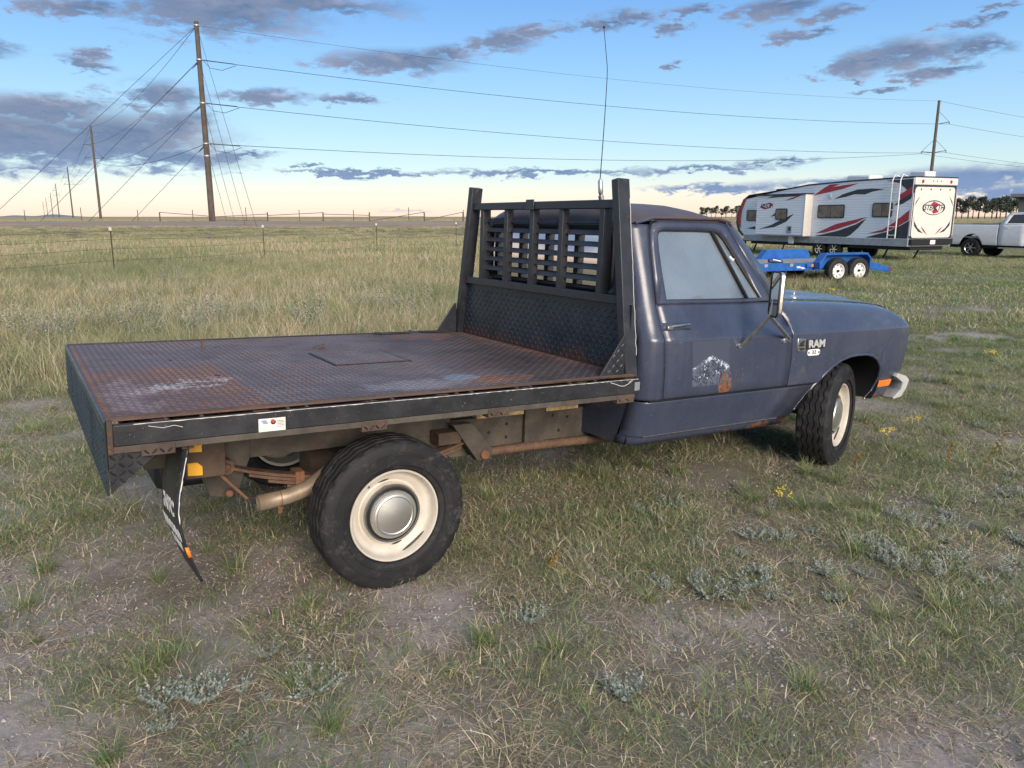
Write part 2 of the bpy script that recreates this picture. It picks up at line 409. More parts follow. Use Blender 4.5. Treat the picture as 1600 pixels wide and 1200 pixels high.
M['hb_plate'] = tread_dark('headboard_plate_paint', (.018, .025, .036), (.036, .044, .056), True)
M['tail_plate'] = tread_dark('tail_plate_paint', (.022, .034, .042), (.042, .058, .068), False)

def fog_glass(name, tint, opaque, rough, refl=.16):
    m, g, b = newmat(name); v, x, y, z = g.coords(); nt = m.node_tree
    n = g.noise(v, 3, 5, .6); n2 = g.noise(v, 90, 2, .5)
    dif = g.node('ShaderNodeBsdfDiffuse'); g.setin(dif.inputs[0], tint)
    tr = g.node('ShaderNodeBsdfTransparent'); tr.inputs[0].default_value = (.80, .86, .88, 1)
    tl = g.node('ShaderNodeBsdfTranslucent'); g.setin(tl.inputs[0], tint)
    gl = g.node('ShaderNodeBsdfGlossy'); gl.inputs['Roughness'].default_value = rough
    m0 = g.node('ShaderNodeMixShader'); m0.inputs[0].default_value = .5; g.link(dif.outputs[0], m0.inputs[1]); g.link(tl.outputs[0], m0.inputs[2])
    m1 = g.node('ShaderNodeMixShader'); g.link(((n - .5) * .35 + (n2 - .5) * .10 + opaque).clamp(), m1.inputs[0]); g.link(tr.outputs[0], m1.inputs[1]); g.link(m0.outputs[0], m1.inputs[2])
    fr = g.node('ShaderNodeFresnel'); fr.inputs[0].default_value = 1.5
    m2 = g.node('ShaderNodeMixShader'); g.link(S(nt, fr.outputs[0]) * 1.6 + refl, m2.inputs[0]); g.link(m1.outputs[0], m2.inputs[1]); g.link(gl.outputs[0], m2.inputs[2])
    g.link(m2.outputs[0], nt.nodes['Material Output'].inputs[0]); return m
M['glass'] = fog_glass('dewy_glass', (.62, .72, .77), .56, .07)
M['rear_glass'] = fog_glass('misted_rear_glass', (.74, .78, .77), .80, .06, .40)
M['dark_glass'] = plain('dark_glass', (.03, .03, .032), .08, var=.1, spec=.7)
M['tan_glass'] = plain('tinted_glass', (.13, .11, .085), .12, var=.5, vscale=3, spec=.6)

# ------------------------------------------------------------ ground
def _hash(ix, iy, s):
    h = (ix * 374761393 + iy * 668265263 + s * 1274126177) & 0x7fffffff
    h = ((h ^ (h >> 13)) * 1103515245) & 0x7fffffff
    return ((h ^ (h >> 16)) & 0xffff) / 65535.0
def vnoise(x, y, s=0):
    x = np.asarray(x, float); y = np.asarray(y, float)
    ix, iy = np.floor(x).astype(np.int64), np.floor(y).astype(np.int64); fx, fy = x - ix, y - iy
    fx = fx * fx * (3 - 2 * fx); fy = fy * fy * (3 - 2 * fy)
    a, b, c, d = _hash(ix, iy, s), _hash(ix + 1, iy, s), _hash(ix, iy + 1, s), _hash(ix + 1, iy + 1, s)
    return (a * (1 - fx) + b * fx) * (1 - fy) + (c * (1 - fx) + d * fx) * fy
def fbm(x, y, s=0, o=4):
    t = 0; a = .5; n = 0
    for k in range(o): t = t + a * vnoise(np.asarray(x) * 2 ** k, np.asarray(y) * 2 ** k, s + k); n += a; a *= .5
    return t / n
def sstep(a, b, x): t = np.clip((np.asarray(x, float) - a) / (b - a), 0, 1); return t * t * (3 - 2 * t)
def ground_z(x, y):
    z = .80 * sstep(46, 74, y) + .32 * sstep(74, 98, y)
    k = sstep(60, 25, np.hypot(x, y))
    return z + (fbm(np.asarray(x) * .55, np.asarray(y) * .55, 5, 3) - .5) * .07 * k + (fbm(np.asarray(x) * 5, np.asarray(y) * 5, 9, 3) - .5) * .022 * sstep(22, 8, np.hypot(x, y))
def in_prairie(x, y):
    """tall uncut grass: left of a line past the truck and everything far off"""
    edge = (1.6 + .10 * (y - 8)) + (fbm(np.asarray(x) * .2, np.asarray(y) * .2, 31, 3) - .5) * 5
    a = sstep(1.2, -1.2, x - edge) * sstep(7.4, 9.6, y + .45 * x * (x < 0) * 0 + (fbm(np.asarray(x) * .4, np.asarray(y) * .4, 33, 2) - .5) * 2.4 - np.clip(-.12 * x, 0, 1.2) * -1)
    return np.maximum(a, sstep(43, 47, y))
def cover(x, y):
    """grass cover of the cut pasture, 0 bare soil .. 1"""
    c = fbm(np.asarray(x) * .8, np.asarray(y) * .9, 41, 4) * .45 + fbm(np.asarray(x) * 2.6, np.asarray(y) * 2.6, 47, 3) * .55
    bias = .062 + .07 * sstep(3.0, 6, y) - .10 * sstep(-1.2, -2.6, x) * sstep(6.5, 3.0, y)
    return sstep(.44, .55, c + bias)

def sinh_axis(n, far, near): 
    t = np.linspace(-1, 1, n); k = 7.0
    return np.sinh(k * t) / math.sinh(k) * far
gx = sinh_axis(231, 9000, 0); gy = np.concatenate([np.linspace(-30, -2, 15)[:-1], np.linspace(-2, 14, 161), 14 + (np.exp(np.linspace(0, 1, 130)[1:] * 6.6) - 1) / (math.exp(6.6) - 1) * 9000])
gx = np.unique(np.concatenate([gx[np.abs(gx) > 11], np.linspace(-11, 11, 200)]))
XX, YY = np.meshgrid(gx, gy); ZZ = ground_z(XX, YY)
nv = XX.size; nx, ny = len(gx), len(gy)
me = bpy.data.meshes.new('ground'); me.vertices.add(nv); me.vertices.foreach_set('co', np.stack([XX, YY, ZZ], -1).ravel())
ii = (np.arange(ny - 1)[:, None] * nx + np.arange(nx - 1)[None]).ravel()
quads = np.stack([ii, ii + 1, ii + nx + 1, ii + nx], -1).ravel()
me.loops.add(len(quads)); me.loops.foreach_set('vertex_index', quads); me.polygons.add(len(ii)); me.polygons.foreach_set('loop_start', np.arange(len(ii)) * 4)
me.update(); me.validate()
me.polygons.foreach_set('use_smooth', np.ones(len(ii), bool))
at = me.attributes.new('cover', 'FLOAT', 'POINT'); at.data.foreach_set('value', cover(XX, YY).ravel().astype(np.float32))
at = me.attributes.new('prairie', 'FLOAT', 'POINT'); at.data.foreach_set('value', in_prairie(XX, YY).ravel().astype(np.float32))
def ground_mat():
    m, g, b = newmat('prairie_soil'); v, x, y, z = g.worldpos()
    a1 = g.node('ShaderNodeAttribute', attribute_name='cover'); a2 = g.node('ShaderNodeAttribute', attribute_name='prairie')
    cov = S(m.node_tree, a1.outputs['Fac']); pra = S(m.node_tree, a2.outputs['Fac'])
    n1 = g.noise(v, .8, 5, .6); n2 = g.noise(v, 6, 6, .7); n3 = g.noise(v, 55, 5, .75); n4 = g.noise(v, 190, 3, .7)
    soil = g.mix(n2.step(.3, .7), (.29, .255, .235), (.41, .365, .34))
    soil = g.mix(n3.step(.48, .70) * .7, soil, (.19, .16, .145)); soil = g.mix(n4.step(.62, .74) * .8, soil, (.52, .47, .42))
    shaded_thatch = g.mix(n3.step(.35, .65), (.115, .10, .068), (.24, .205, .145))  # dead thatch, darkened to paint shade into the gaps under the grass
    near = g.mix(cov * .75, soil, shaded_thatch)
    field = g.mix(n1.step(.35, .65), (.155, .145, .075), (.30, .245, .135))
    fn = g.noise(g.scale(v, (.012, .05, 0.)), 1.0, 5, .6)
    far = g.mix(fn.step(.35, .65), (.30, .245, .13), (.42, .33, .185))
    far = g.mix(y.step(60, 110), field, far)
    col = g.mix(pra, near, far)
    g.link(col, b.inputs['Base Color']); b.inputs['Roughness'].default_value = .95; b.inputs['Specular IOR Level'].default_value = .15
    g.link(g.bump(n3 * .6 + n4 * .5 + n2, .6, .014), b.inputs['Normal']); return m
me.materials.append(ground_mat())
ground = bpy.data.objects.new('ground', me); COL.objects.link(ground); ground['kind'] = 'structure'
tag(ground, 'bare grey-brown pasture soil reaching to the horizon', 'ground')
# dirt road crossing in front of the power line
def road():
    mb = MB(); cols = []
    for x in np.linspace(-400, 34, 80):
        yc = 82 + x * .02; cols.append([(x, yc + w, float(ground_z(x, yc + w)) + e) for w, e in ((-7.5, -.05), (-5.2, .26), (-1.5, .34), (1.5, .34), (5.2, .26), (7.5, -.05))])
    mb.strip(cols); m, g, b = newmat('road_dirt'); v, x, y, z = g.worldpos()
    n = g.noise(g.scale(v, (.15, 1.2, 1.)), 1.5, 5, .6); g.link(g.mix(n.step(.3, .7), (.235, .165, .125), (.33, .25, .20)), b.inputs['Base Color']); b.inputs['Roughness'].default_value = .95
    o = mb.build('dirt_road', m); o['kind'] = 'structure'; tag(o, 'pale brown dirt road running past the rail fence', 'road')
road()
def hills():
    mb = MB(); n = 26; cols = []
    for i in range(n):
        t = i / (n - 1); x = -2900 + 520 * t; hgt = 16 * math.sin(math.pi * t) ** 1.3 * (.75 + .4 * math.sin(t * 11))
        cols.append([(x, 4300, 0), (x, 4400, hgt), (x, 4600, 0)])
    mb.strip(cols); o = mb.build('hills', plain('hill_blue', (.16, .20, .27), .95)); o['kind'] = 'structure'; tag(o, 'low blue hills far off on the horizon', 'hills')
hills()

# ------------------------------------------------------------ the flatbed truck
YAW, RAKE, RW = .5753, .0457, .368
cy, sy_, cr, sr = math.cos(YAW), math.sin(YAW), math.cos(RAKE), math.sin(RAKE)
fv = Vector((cy * cr, sy_ * cr, -sr)); lv = Vector((-sy_, cy, 0)); uv = fv.cross(lv)
B3 = Matrix((fv, lv, uv)).transposed(); TO = Vector((-1.0676, 4.21, 0)); AX = TO + Vector((0, 0, RW))
T = thing('flatbed_truck', 'faded dark blue regular cab pickup with rusty tread plate flatbed', 'truck')
T.matrix_world = Matrix.Translation(AX - B3 @ Vector((0, 0, RW))) @ B3.to_4x4()

ZT = [.50, .555, .562, .60, .70, .765, .774, .786, .80, .90, 1.0, 1.12, 1.132, 1.142, 1.155, 1.20, 1.26, 1.31, 1.325, 1.80]
YT = [.885, .903, .928, .936, .964, .984, .985, 1.0, 1.004, 1.010, 1.013, 1.012, 1.011, 1.006, .999, .978, .957, .938, .932, .775]
XR = 1.478                                                        # back of the cab
def yb(z): return interp(z, ZT, YT)
def ycab(x, z):
    y = yb(z)
    if x < XR + .11: w = min((XR + .11 - x) / .11, 1); y -= .11 * (1 - math.sqrt(max(0, 1 - w * w)))
    return y
xr = lambda z: interp(z, [.77, 1.0, 1.32, 1.62, 1.72, 1.8], [1.632, 1.615, 1.585, 1.607, 1.62, 1.64])
xf = lambda z: interp(z, [.77, .95, 1.135, 1.24, 1.325], [2.719, 2.722, 2.708, 2.655, 2.585])
ZF = [1.15, 1.20, 1.24, 1.27, 1.295, 1.31, 1.318, 1.32]; YF = [.998, .984, .966, .945, .915, .875, .83, .782]
def yf(z): return interp(z, ZT[:15] + ZF[1:], YT[:15] + YF[1:])
Hf = lambda x: interp(x, [2.55, 2.8, 3.33, 3.8, 4.02, 4.13, 4.21], [1.325, 1.325, 1.312, 1.290, 1.268, 1.235, 1.15])
ARCH = [(2.88, .56), (2.912, .602), (2.97, .69), (3.027, .765), (3.10, .838), (3.182, .892), (3.27, .930), (3.36, .950), (3.45, .957), (3.55, .955), (3.631, .942), (3.70, .912), (3.745, .872), (3.764, .845), (3.785, .78), (3.786, .72), (3.765, .66), (3.715, .606)]
xfront = lambda z: interp(z, [.58, .60, .784, .863, .98, 1.111, 1.19, 1.235, 1.27, 1.32], [4.05, 4.07, 4.15, 4.183, 4.20, 4.199, 4.165, 4.11, 4.03, 3.98])
def yfen(x, z, xe):
    y = yf(z)
    if x > 3.5: y -= .05 * ((x - 3.5) / .7) ** 2
    w = (x - (xe - .11)) / .11
    if w > 0: w = min(w, 1); y -= .11 * (1 - math.sqrt(max(0, 1 - w * w)))
    return y
def zsh(x, z): return z - max(0, 1.325 - Hf(x)) * float(sstep(1.13, 1.32, z))
for sgn in (-1, 1):
    # quarter panel behind the door
    zs = [.786, .80, .9, 1.0, 1.06, 1.12, 1.132, 1.142, 1.155, 1.20, 1.26, 1.31, 1.325, 1.40, 1.50, 1.60, 1.68, 1.74, 1.765]
    ss = [0, .04, .1, .2, .32, .45, .6, .8, 1]
    MB().strip([[(XR + (xr(z) - .006 - XR) * s, sgn * ycab(XR + (xr(z) - .006 - XR) * s, z), z) for z in zs] for s in ss]).build('cab_corner', M['paint'], T, solid=.004, sharp=50)
    # sill below the crease
    zl = [.50, .53, .555, .562, .60, .65, .70, .765, .774]
    xe = lambda z: interp(z, [.50, .56, .602, .765], [2.86, 2.88, 2.908, 3.022])
    MB().strip([[(XR + (xe(z) - XR) * s, sgn * (ycab(XR + (xe(z) - XR) * s, z)), z) for z in zl] for s in [0, .02, .05, .09, .2, .4, .6, .8, 1]]).build('sill_panel', M['paint'], T, solid=.004)
    MB().bar((1.57, sgn * .924, .5585), (2.75, sgn * .929, .5585), .006, .005).build('sill_trim', M['dullchrome'], T)
    # door
    zd = [.788, .80, .84, .90, 1.0, 1.06, 1.12, 1.132, 1.142, 1.155, 1.20, 1.26, 1.31, 1.328]
    door = MB().strip([[(xr(z) + (xf(z) - xr(z)) * s, sgn * (yb(z) - (.006 if z < .789 else 0)), z) for z in zd] for s in np.linspace(0, 1, 15)]).build('door', M['paint'], T, solid=.006)
    O_ = [(1.588, 1.326), (1.597, 1.50), (1.607, 1.64), (1.622, 1.73), (1.648, 1.772), (1.70, 1.787), (2.0, 1.797), (2.18, 1.800), (2.245, 1.792), (2.30, 1.742), (2.42, 1.55), (2.555, 1.335), (2.3, 1.326), (1.9, 1.326)]
    I_ = [(1.665, 1.345), (1.662, 1.50), (1.664, 1.62), (1.672, 1.695), (1.690, 1.728), (1.73, 1.740), (2.0, 1.747), (2.14, 1.747), (2.19, 1.738), (2.235, 1.700), (2.36, 1.52), (2.478, 1.352), (2.3, 1.344), (1.9, 1.343)]
    p3 = lambda q, off=0.: (q[0], sgn * (yb(q[1]) + off), q[1])
    MB().ring([p3(q, .004) for q in O_], [p3(q, .002) for q in I_]).build('window_frame', M['paint'], door, solid=.022)
    MB().tube([p3(q, -.004) for q in I_], .009, 6, closed=True).build('window_seal', M['seal'], door)
    MB().add([p3(q, -.012) for q in I_], [tuple(range(len(I_)))]).build('window_pane', M['glass'], door, smooth=False)
    MB().tube([p3((2.135, 1.745)), p3((2.36, 1.345))], .011, 6).build('vent_divider', M['seal'], door)
    MB().tube([p3((2.245, 1.60), .01), p3((2.262, 1.578), .018), p3((2.275, 1.583), .012)], .008, 6).build('vent_latch', M['white'], door)
    # door gap and drip lines
    MB().tube([p3((xr(z) - .003, z), -.004) for z in (.79, .9, 1.0, 1.12, 1.2, 1.32, 1.45, 1.6, 1.70)] + [p3((1.640, 1.775), 0), p3((1.69, 1.797), 0), p3((2.18, 1.812), 0), p3((2.26, 1.803), 0), p3((2.33, 1.74), 0)], .0065, 6).build('door_seal', M['seal'], T)
    MB().tube([(xf(z) + .004, sgn * (yb(z) - .004), z) for z in (.79, .9, 1.0, 1.08, 1.135, 1.2, 1.26, 1.31)], .005, 6).build('fender_gap', M['seal'], T)
    MB().bar((1.54, sgn * .984, .781), (3.02, sgn * .984, .781), .01, .008).build('crease_gap', M['seal'], T)
    MB().tube([(1.53, sgn * .780, 1.772), (1.66, sgn * .788, 1.805), (2.20, sgn * .786, 1.822), (2.30, sgn * .785, 1.806)], .009, 6).build('drip_rail', M['paint'], T)
    # handle, lock
    f2 = lambda x, z, o=0.: (x, sgn * (yb(z) + o), z)
    hd = MB().add([f2(1.600, 1.225, .003), f2(1.82, 1.222, .003), f2(1.825, 1.182, .003), f2(1.60, 1.182, .003)], [(0, 1, 2, 3)]).build('handle_recess', M['paint'], door, solid=.004)
    MB().tube([f2(1.64, 1.196, .012), f2(1.66, 1.206, .022), f2(1.74, 1.212, .024), f2(1.81, 1.214, .012)], .008, 8).build('door_handle', M['chrome'], door)
    MB().box((1.625, min(sgn * .985, sgn * 1.006), 1.188), (1.665, max(sgn * .985, sgn * 1.006), 1.210)).build('handle_button', M['dullchrome'], door, bevel=.004)
    MB().lathe([(0.0, 1.013 * sgn), (.009, 1.013 * sgn), (.011, 1.008 * sgn), (.011, 1.0 * sgn)], 14, c=(1.667, 0, 1.134)).build('door_lock', M['chrome'], door)
    # front fender: over the arch, ahead of the arch
    ztop = [1.0, 1.06, 1.12, 1.132, 1.142, 1.155, 1.20, 1.24, 1.27, 1.295, 1.31, 1.318, 1.32]
    lev = [.786, .80, .84, .88, .92, .955, .975] + ztop
    mb = MB()
    cols = [[(max(xf(min(z, 1.325)) + .008, 2.585), sgn * yfen(xf(min(z, 1.325)) + .008, z, 9), zsh(2.7, z)) for z in lev]]
    xs = [2.735, 2.78, 2.85, 2.93, 3.0] + [p[0] for p in ARCH if 3.02 < p[0] <= 3.764 and p[1] > .76][:11]
    xs = sorted(set([2.735, 2.78, 2.85, 2.93, 3.0, 3.027, 3.06, 3.10, 3.14, 3.182, 3.225, 3.27, 3.315, 3.36, 3.405, 3.45, 3.5, 3.55, 3.59, 3.631, 3.665, 3.70, 3.725, 3.745, 3.764]))
    ax_, az_ = [p[0] for p in ARCH[:14]], [p[1] for p in ARCH[:14]]
    for x in xs:
        lo = max(.786, interp(x, ax_, az_)) if x > 3.0 else .786
        cols.append([(x, sgn * yfen(x, max(z, lo), 9), zsh(x, max(z, lo))) for z in lev])
    mb.strip(cols)
    zb = [.606, .63, .66, .69, .72, .75, .78, .81, .845, .872, .912, .942, .975] + ztop
    afx = lambda z: interp(z, [.606, .66, .72, .78, .845], [3.715, 3.765, 3.786, 3.785, 3.764])
    cols = []
    for s in [0, .1, .22, .35, .5, .62, .72, .80, .86, .91, .95, .98, 1]:
        c = []
        for z in zb:
            a, e = afx(z), xfront(z); x = a + (e - a) * s; c.append((x, sgn * yfen(x, z, e), zsh(x, z)))
        cols.append(c)
    mb.strip(cols); fender = mb.build('front_fender', M['paint'], T, solid=.004, sharp=50)
    lipc = [(x, sgn * (yfen(x, z, 9) - .002), z) for x, z in ARCH[1:]]
    MB().tube(lipc, .010, 8).build('arch_lip', M['paint'], fender)
    # liner inside the arch
    cols = [[(x, sgn * yy, z + .012) for yy in (.985, .80, .55)] for x, z in ARCH[1:]]
    MB().strip(cols).build('wheel_liner', M['black'], T)
    # marker lamp
    mk = MB(); pts = [(3.808, .742), (3.978, .742), (3.984, .715), (3.978, .690), (3.812, .690), (3.804, .715)]
    mk.prism(pts, lambda u, v, t: (u, sgn * (yfen(u, v, 4.1) + t), v), -.005, .016); mk.build('side_marker', M['amber'], T, bevel=.004)

# rear wall with its window
def rrect(cx, cz, hw, hh, r, n=6):
    out = []
    for (sx, sz, a0) in ((1, 1, 0), (-1, 1, 90), (-1, -1, 180), (1, -1, 270)):
        for k in range(n + 1):
            a = rad(a0 + 90 * k / n); out.append((cx + sx * (hw - r) + r * math.cos(a), cz + sz * (hh - r) + r * math.sin(a)))
    return out
win = rrect(0, 1.563, .675, .180, .085)
outer = []
for (y, z) in win:
    s = 1 if y > 0 else -1
    k = max(abs(y) / .675, abs(z - 1.563) / .18); yy, zz = y / k, 1.563 + (z - 1.563) / k
    zo = 1.563 + (zz - 1.563) / .18 * .20; outer.append((s * min(abs(yy) / .675 * (yb(zo) - .108), yb(zo) - .108), zo))
MB().ring([(XR, y, z) for y, z in outer], [(XR, y, z) for y, z in win]).add([(XR, -yb(1.363) + .108, 1.363), (XR, yb(1.363) - .108, 1.363), (XR, yb(.8) - .108, .8), (XR, yb(.5) - .108, .5), (XR, -yb(.5) + .108, .5), (XR, -yb(.8) + .108, .8)], [(0, 1, 2, 3, 4, 5)]).build('rear_wall', M['paint'], T, smooth=False)
MB().tube([(XR - .008, y, z) for y, z in win], .017, 8, closed=True).build('rear_window_seal', M['seal'], T)
MB().add([(XR - .002, y, z) for y, z in win], [tuple(range(len(win)))]).build('rear_window', M['rear_glass'], T, smooth=False)
# roof
def roofz(x, u):
    e = interp(x, [1.478, 1.6, 2.2, 2.33], [1.765, 1.785, 1.805, 1.79]); f = 1.
    if x < 1.578: w = (1.578 - x) / .10; f *= math.sqrt(max(0, 1 - w * w))
    if x > 1.95: f *= 1 - .85 * ((x - 1.95) / .38) ** 2
    return e + (.112 * f) * (1 - abs(u) ** 4.6)
MB().strip([[(x, (.79 - (yb(1.7) - ycab(x, 1.7))) * u, roofz(x, u)) for u in [-1, -.985, -.96, -.92, -.86, -.78, -.65, -.4, -.2, 0, .2, .4, .65, .78, .86, .92, .96, .985, 1]] for x in [1.478, 1.481, 1.49, 1.505, 1.53, 1.56, 1.6, 1.7, 1.85, 2.0, 2.12, 2.2, 2.26, 2.30, 2.33]]).build('roof', M['roof'], T, sharp=60)
MB().strip([[(2.33, .74 * u, 1.79 + .022 * (1 - u * u)), (2.56 + .05 * (1 - u * u), .80 * u, 1.56), (2.70 + .08 * (1 - u * u), .85 * u, 1.335)] for u in np.linspace(-1, 1, 11)]).build('windshield', M['rear_glass'], T)
for s in (-1, 1):
    MB().strip([[(2.255, s * .786, 1.795), (2.41, s * .862, 1.56), (2.565, s * .930, 1.335)], [(2.33, s * .755, 1.795), (2.56, s * .815, 1.56), (2.70, s * .865, 1.335)]]).build('windshield_pillar', M['paint'], T, solid=.02)
# hood and cowl
def hoodz(x, y):
    a = abs(y) / .775; z = Hf(x) + .002 + .030 * (1 - a ** 2.4)
    if a < .72: z += .014 * float(sstep(.72, .60, a))
    return z
MB().strip([[(x, y, hoodz(x, y)) for y in np.linspace(-.775, .775, 33)] for x in [2.78, 2.9, 3.1, 3.3, 3.5, 3.7, 3.85, 3.95, 4.02, 4.07, 4.11, 4.14]]).build('hood', M['paint'], T, solid=.004, sharp=50)
MB().strip([[(2.60, y * .93 / .775, 1.322 + .012 * (1 - abs(y) / .775)), (2.70, y * .86 / .775, 1.33 + .014 * (1 - abs(y) / .775)), (2.772, y, 1.328 + .02 * (1 - abs(y) / .775))] for y in np.linspace(-.775, .775, 13)]).build('cowl', M['paint'], T)
MB().tube([(2.76, .30, 1.372), (2.72, -.05, 1.385), (2.71, -.34, 1.385)], .006, 6).build('wiper', M['dullchrome'], T)
MB().lathe([(0., .045), (.006, .045), (.007, .022), (.018, .016), (.024, .006), (.026, -.004)], 14, 'z', (3.10, -.70, hoodz(3.1, -.70))).build('hood_stud', M['chrome'], T)
# front: grille, lamps, bumper
gr = MB().box((4.05, -.80, .80), (4.13, .80, 1.20)).build('grille_shell', M['black'], T, bevel=.01)
for k in range(5): MB().box((4.13, -.52, .84 + k * .075), (4.145, .52, .865 + k * .075)).build('grille_bar', M['chrome'], T, bevel=.003)
for s in (-1, 1):
    MB().box((4.12, s * .66 - .12, .90), (4.15, s * .66 + .12, 1.12)).build('headlight', M['white'], T, bevel=.01)
sec = [(4.085, .80), (4.20, .772), (4.245, .735), (4.225, .675), (4.17, .60), (4.075, .585), (4.06, .60), (4.15, .66), (4.165, .72), (4.07, .775)]
mb = MB(); cols = []
for y in [-1.0, -.985, -.93, -.8, -.5, 0, .5, .8, .93, .985, 1.0]:
    k = abs(y); sh = -.012 - .075 * float(sstep(.78, 1.0, k)); sc = 1 - .12 * float(sstep(.9, 1.0, k)); cols.append([(x + sh, y, .69 + (z - .69) * sc) for x, z in sec + sec[:1]])
mb.strip(cols)
for c in (cols[0], cols[-1]): mb.add(c[:-1], [(0, 1, 2, 8, 9), (2, 3, 7, 8), (3, 4, 5, 6, 7)])
mb.build('front_bumper', M['bumper'], T, sharp=25)
for s in (-1, 1): MB().box((3.72, s * .52 - .03, .60), (4.08, s * .52 + .03, .70)).build('bumper_bracket', M['black'], T)
# inner cab
MB().box((1.50, -.86, .50), (2.75, .86, .55)).build('cab_floor', M['black'], T)
for s in (-1, 1): MB().box((1.60, min(s * .90, s * .87), .55), (2.74, max(s * .90, s * .87), 1.30)).build('door_lining', M['seat'], T)
MB().box((2.50, -.86, .85), (2.74, .86, 1.30)).build('dashboard', M['seat'], T, bevel=.03)
MB().box((2.74, -.86, .5), (2.77, .86, 1.318)).build('firewall', M['black'], T)
MB().box((1.50, -.70, .85), (2.05, .70, .98)).build('bench_seat', M['seat'], T, bevel=.05)
MB().box((1.51, -.68, .98), (1.66, .68, 1.36)).build('seat_back', M['seat'], T, bevel=.05)
th = [(2.36 + .05 * math.sin(a), .36 + .19 * math.cos(a), 1.33 + .17 * math.sin(a)) for a in np.linspace(0, 2 * math.pi, 28)[:-1]]
MB().tube(th, .014, 8, closed=True).tube([(2.36, .36, 1.33), (2.55, .36, 1.22)], .025, 8).bar((2.36, .18, 1.33), (2.36, .54, 1.33), .03, .015).build('steering_wheel', M['black'], T)
MB().box((2.20, -.50, 1.28), (2.46, -.24, 1.43)).build('dash_bundle', M['seat'], T, bevel=.05)
MB().box((2.80, -.70, .62), (4.02, .70, 1.20)).build('engine_bay', M['black'], T)

# badge, decal
yb_ = lambda x, z, o: (x, -(yfen(x, z, 9) + o), z)
MB().prism([(2.765, 1.098), (2.848, 1.093), (2.853, 1.010), (2.77, 1.012)], lambda u, v, t: yb_(u, v, t), 0, .009).build('emblem_plate', M['chrome'], T, bevel=.003)
MB().prism([(2.78, 1.05), (2.80, 1.076), (2.835, 1.082), (2.815, 1.06), (2.838, 1.05), (2.80, 1.044)], yb_, .0095, .012).build('emblem_head', M['seal'], T)
MB().prism([(2.79, 1.035), (2.835, 1.033), (2.83, 1.022), (2.795, 1.022)], yb_, .0095, .012).build('emblem_bar', M['seal'], T)
MB().prism([(2.860, 1.086), (3.068, 1.082), (3.064, 1.024), (2.860, 1.022)], yb_, 0, .005).build('badge_plate', M['seal'], T)
text_obj('badge_lettering', 'RAM', .068, lambda u, v, w: yb_(2.964 + u * 1.25, 1.055 + v, .008 + w), M['letter_silver'], T, .003, 0, .0025)
MB().prism(rrect(2.945, 1.000, .065, .021, .02), yb_, .0, .005).build('number_plate', M['white'], T)
text_obj('number_lettering', '32', .036, lambda u, v, w: yb_(2.945 + u * 1.3, 1.000 + v, .0065 + w), M['seal'], T, .001)
for x in (2.893, 2.997): MB().lathe([(0, .0), (.007, .0)], 10, c=yb_(x, 1.0, .0068)).build('plate_rivet', M['seal'], T)
def decal_mat():
    m, g, b = newmat('peeling_decal'); v, x, y, z = g.coords()
    u = (x - 1.99) / .155; w = (z - .98) / .135
    n1 = g.noise(v, 18, 5, .7, .6); n2 = g.noise(v, 70, 4, .7)
    house = (w - .30 + u.abs() * .55)                                       # gable outline
    inside = house.step(.12, .0) * w.step(-1.0, -.9)
    rim = (1.0 - (house.abs() * 6.0)).max(0.0)
    flake = (n1 * .55 + n2 * .45 + rim * .07).step(.565, .60) * inside.max(rim.step(.1, .4))
    dark = (n1 * .6 + n2 * .4).step(.47, .54) * inside
    col = g.mix(inside * .75, (.054, .063, .098), (.115, .135, .19)); col = g.mix(dark, col, (.020, .026, .045))
    col = g.mix(flake, col, (.50, .56, .62))
    rr = (1.0 - ((u - .80) / .26)._m('POWER', 2.0) - ((w + .75) / .40)._m('POWER', 2.0) + (n1 - .5) * 3.0 + (n2 - .5) * 3.0).step(.45, .8)
    col = g.mix(rr, col, g.mix(n2.step(.4, .6), (.085, .04, .03), (.21, .095, .055)))
    g.link(col, b.inputs['Base Color']); b.inputs['Roughness'].default_value = .5; return m
cols = [[(x + (1.10 - z) * .13 * (1 if k else 1), -(yb(z) + .0045), z) for z in np.linspace(.845, 1.117, 8)] for k, x in enumerate(np.linspace(1.815, 2.125, 8))]
MB().strip(cols).build('peeling_decal', decal_mat(), T)

# mirror on a V bracket
def mirror(s):
    cx_, cy_, cz_ = 2.255, s * 1.215, 1.400
    bx = rrect(0, 0, .066, .128, .03, 4); a = rad(30 * s)
    fn = lambda u, v, t: (cx_ + t * math.cos(a) - u * math.sin(a) * 1., cy_ + u * math.cos(a) + t * math.sin(a), cz_ + v)
    h = MB().prism(bx, fn, -.008, .022).build('mirror_housing', M['dullchrome'], T, bevel=.008)
    MB().prism([(u * .93, v * .95) for u, v in bx], fn, -.0095, -.0082).build('mirror_glass', plain('mirror_silver', (.75, .78, .80), .04, 1., var=.03), h)
    MB().tube([fn(u * 1.0, v * 1.0, -.009) for u, v in bx], .006, 6, closed=True).build('mirror_rim', M['seal'], h)
    foot = [(2.215, s * 1.015, 1.075), (2.63, s * 1.012, 1.090)]; top = (2.262, s * 1.18, 1.272)
    for f in foot:
        MB().tube([f, (f[0] + .01 * (1 if f[0] > 2.4 else 1), f[1] + s * .03, f[2] + .02), top], .011, 8).build('mirror_arm', M['dullchrome'], T)
        MB().lathe([(0, s * .012), (.014, s * .012), (.018, s * .004), (.018, -s * .006)], 12, c=f).build('mirror_foot', M['dullchrome'], T)
    MB().tube([top, (2.266, s * 1.20, 1.40)], .010, 8).build('mirror_post', M['dullchrome'], T)
mirror(-1); mirror(1)

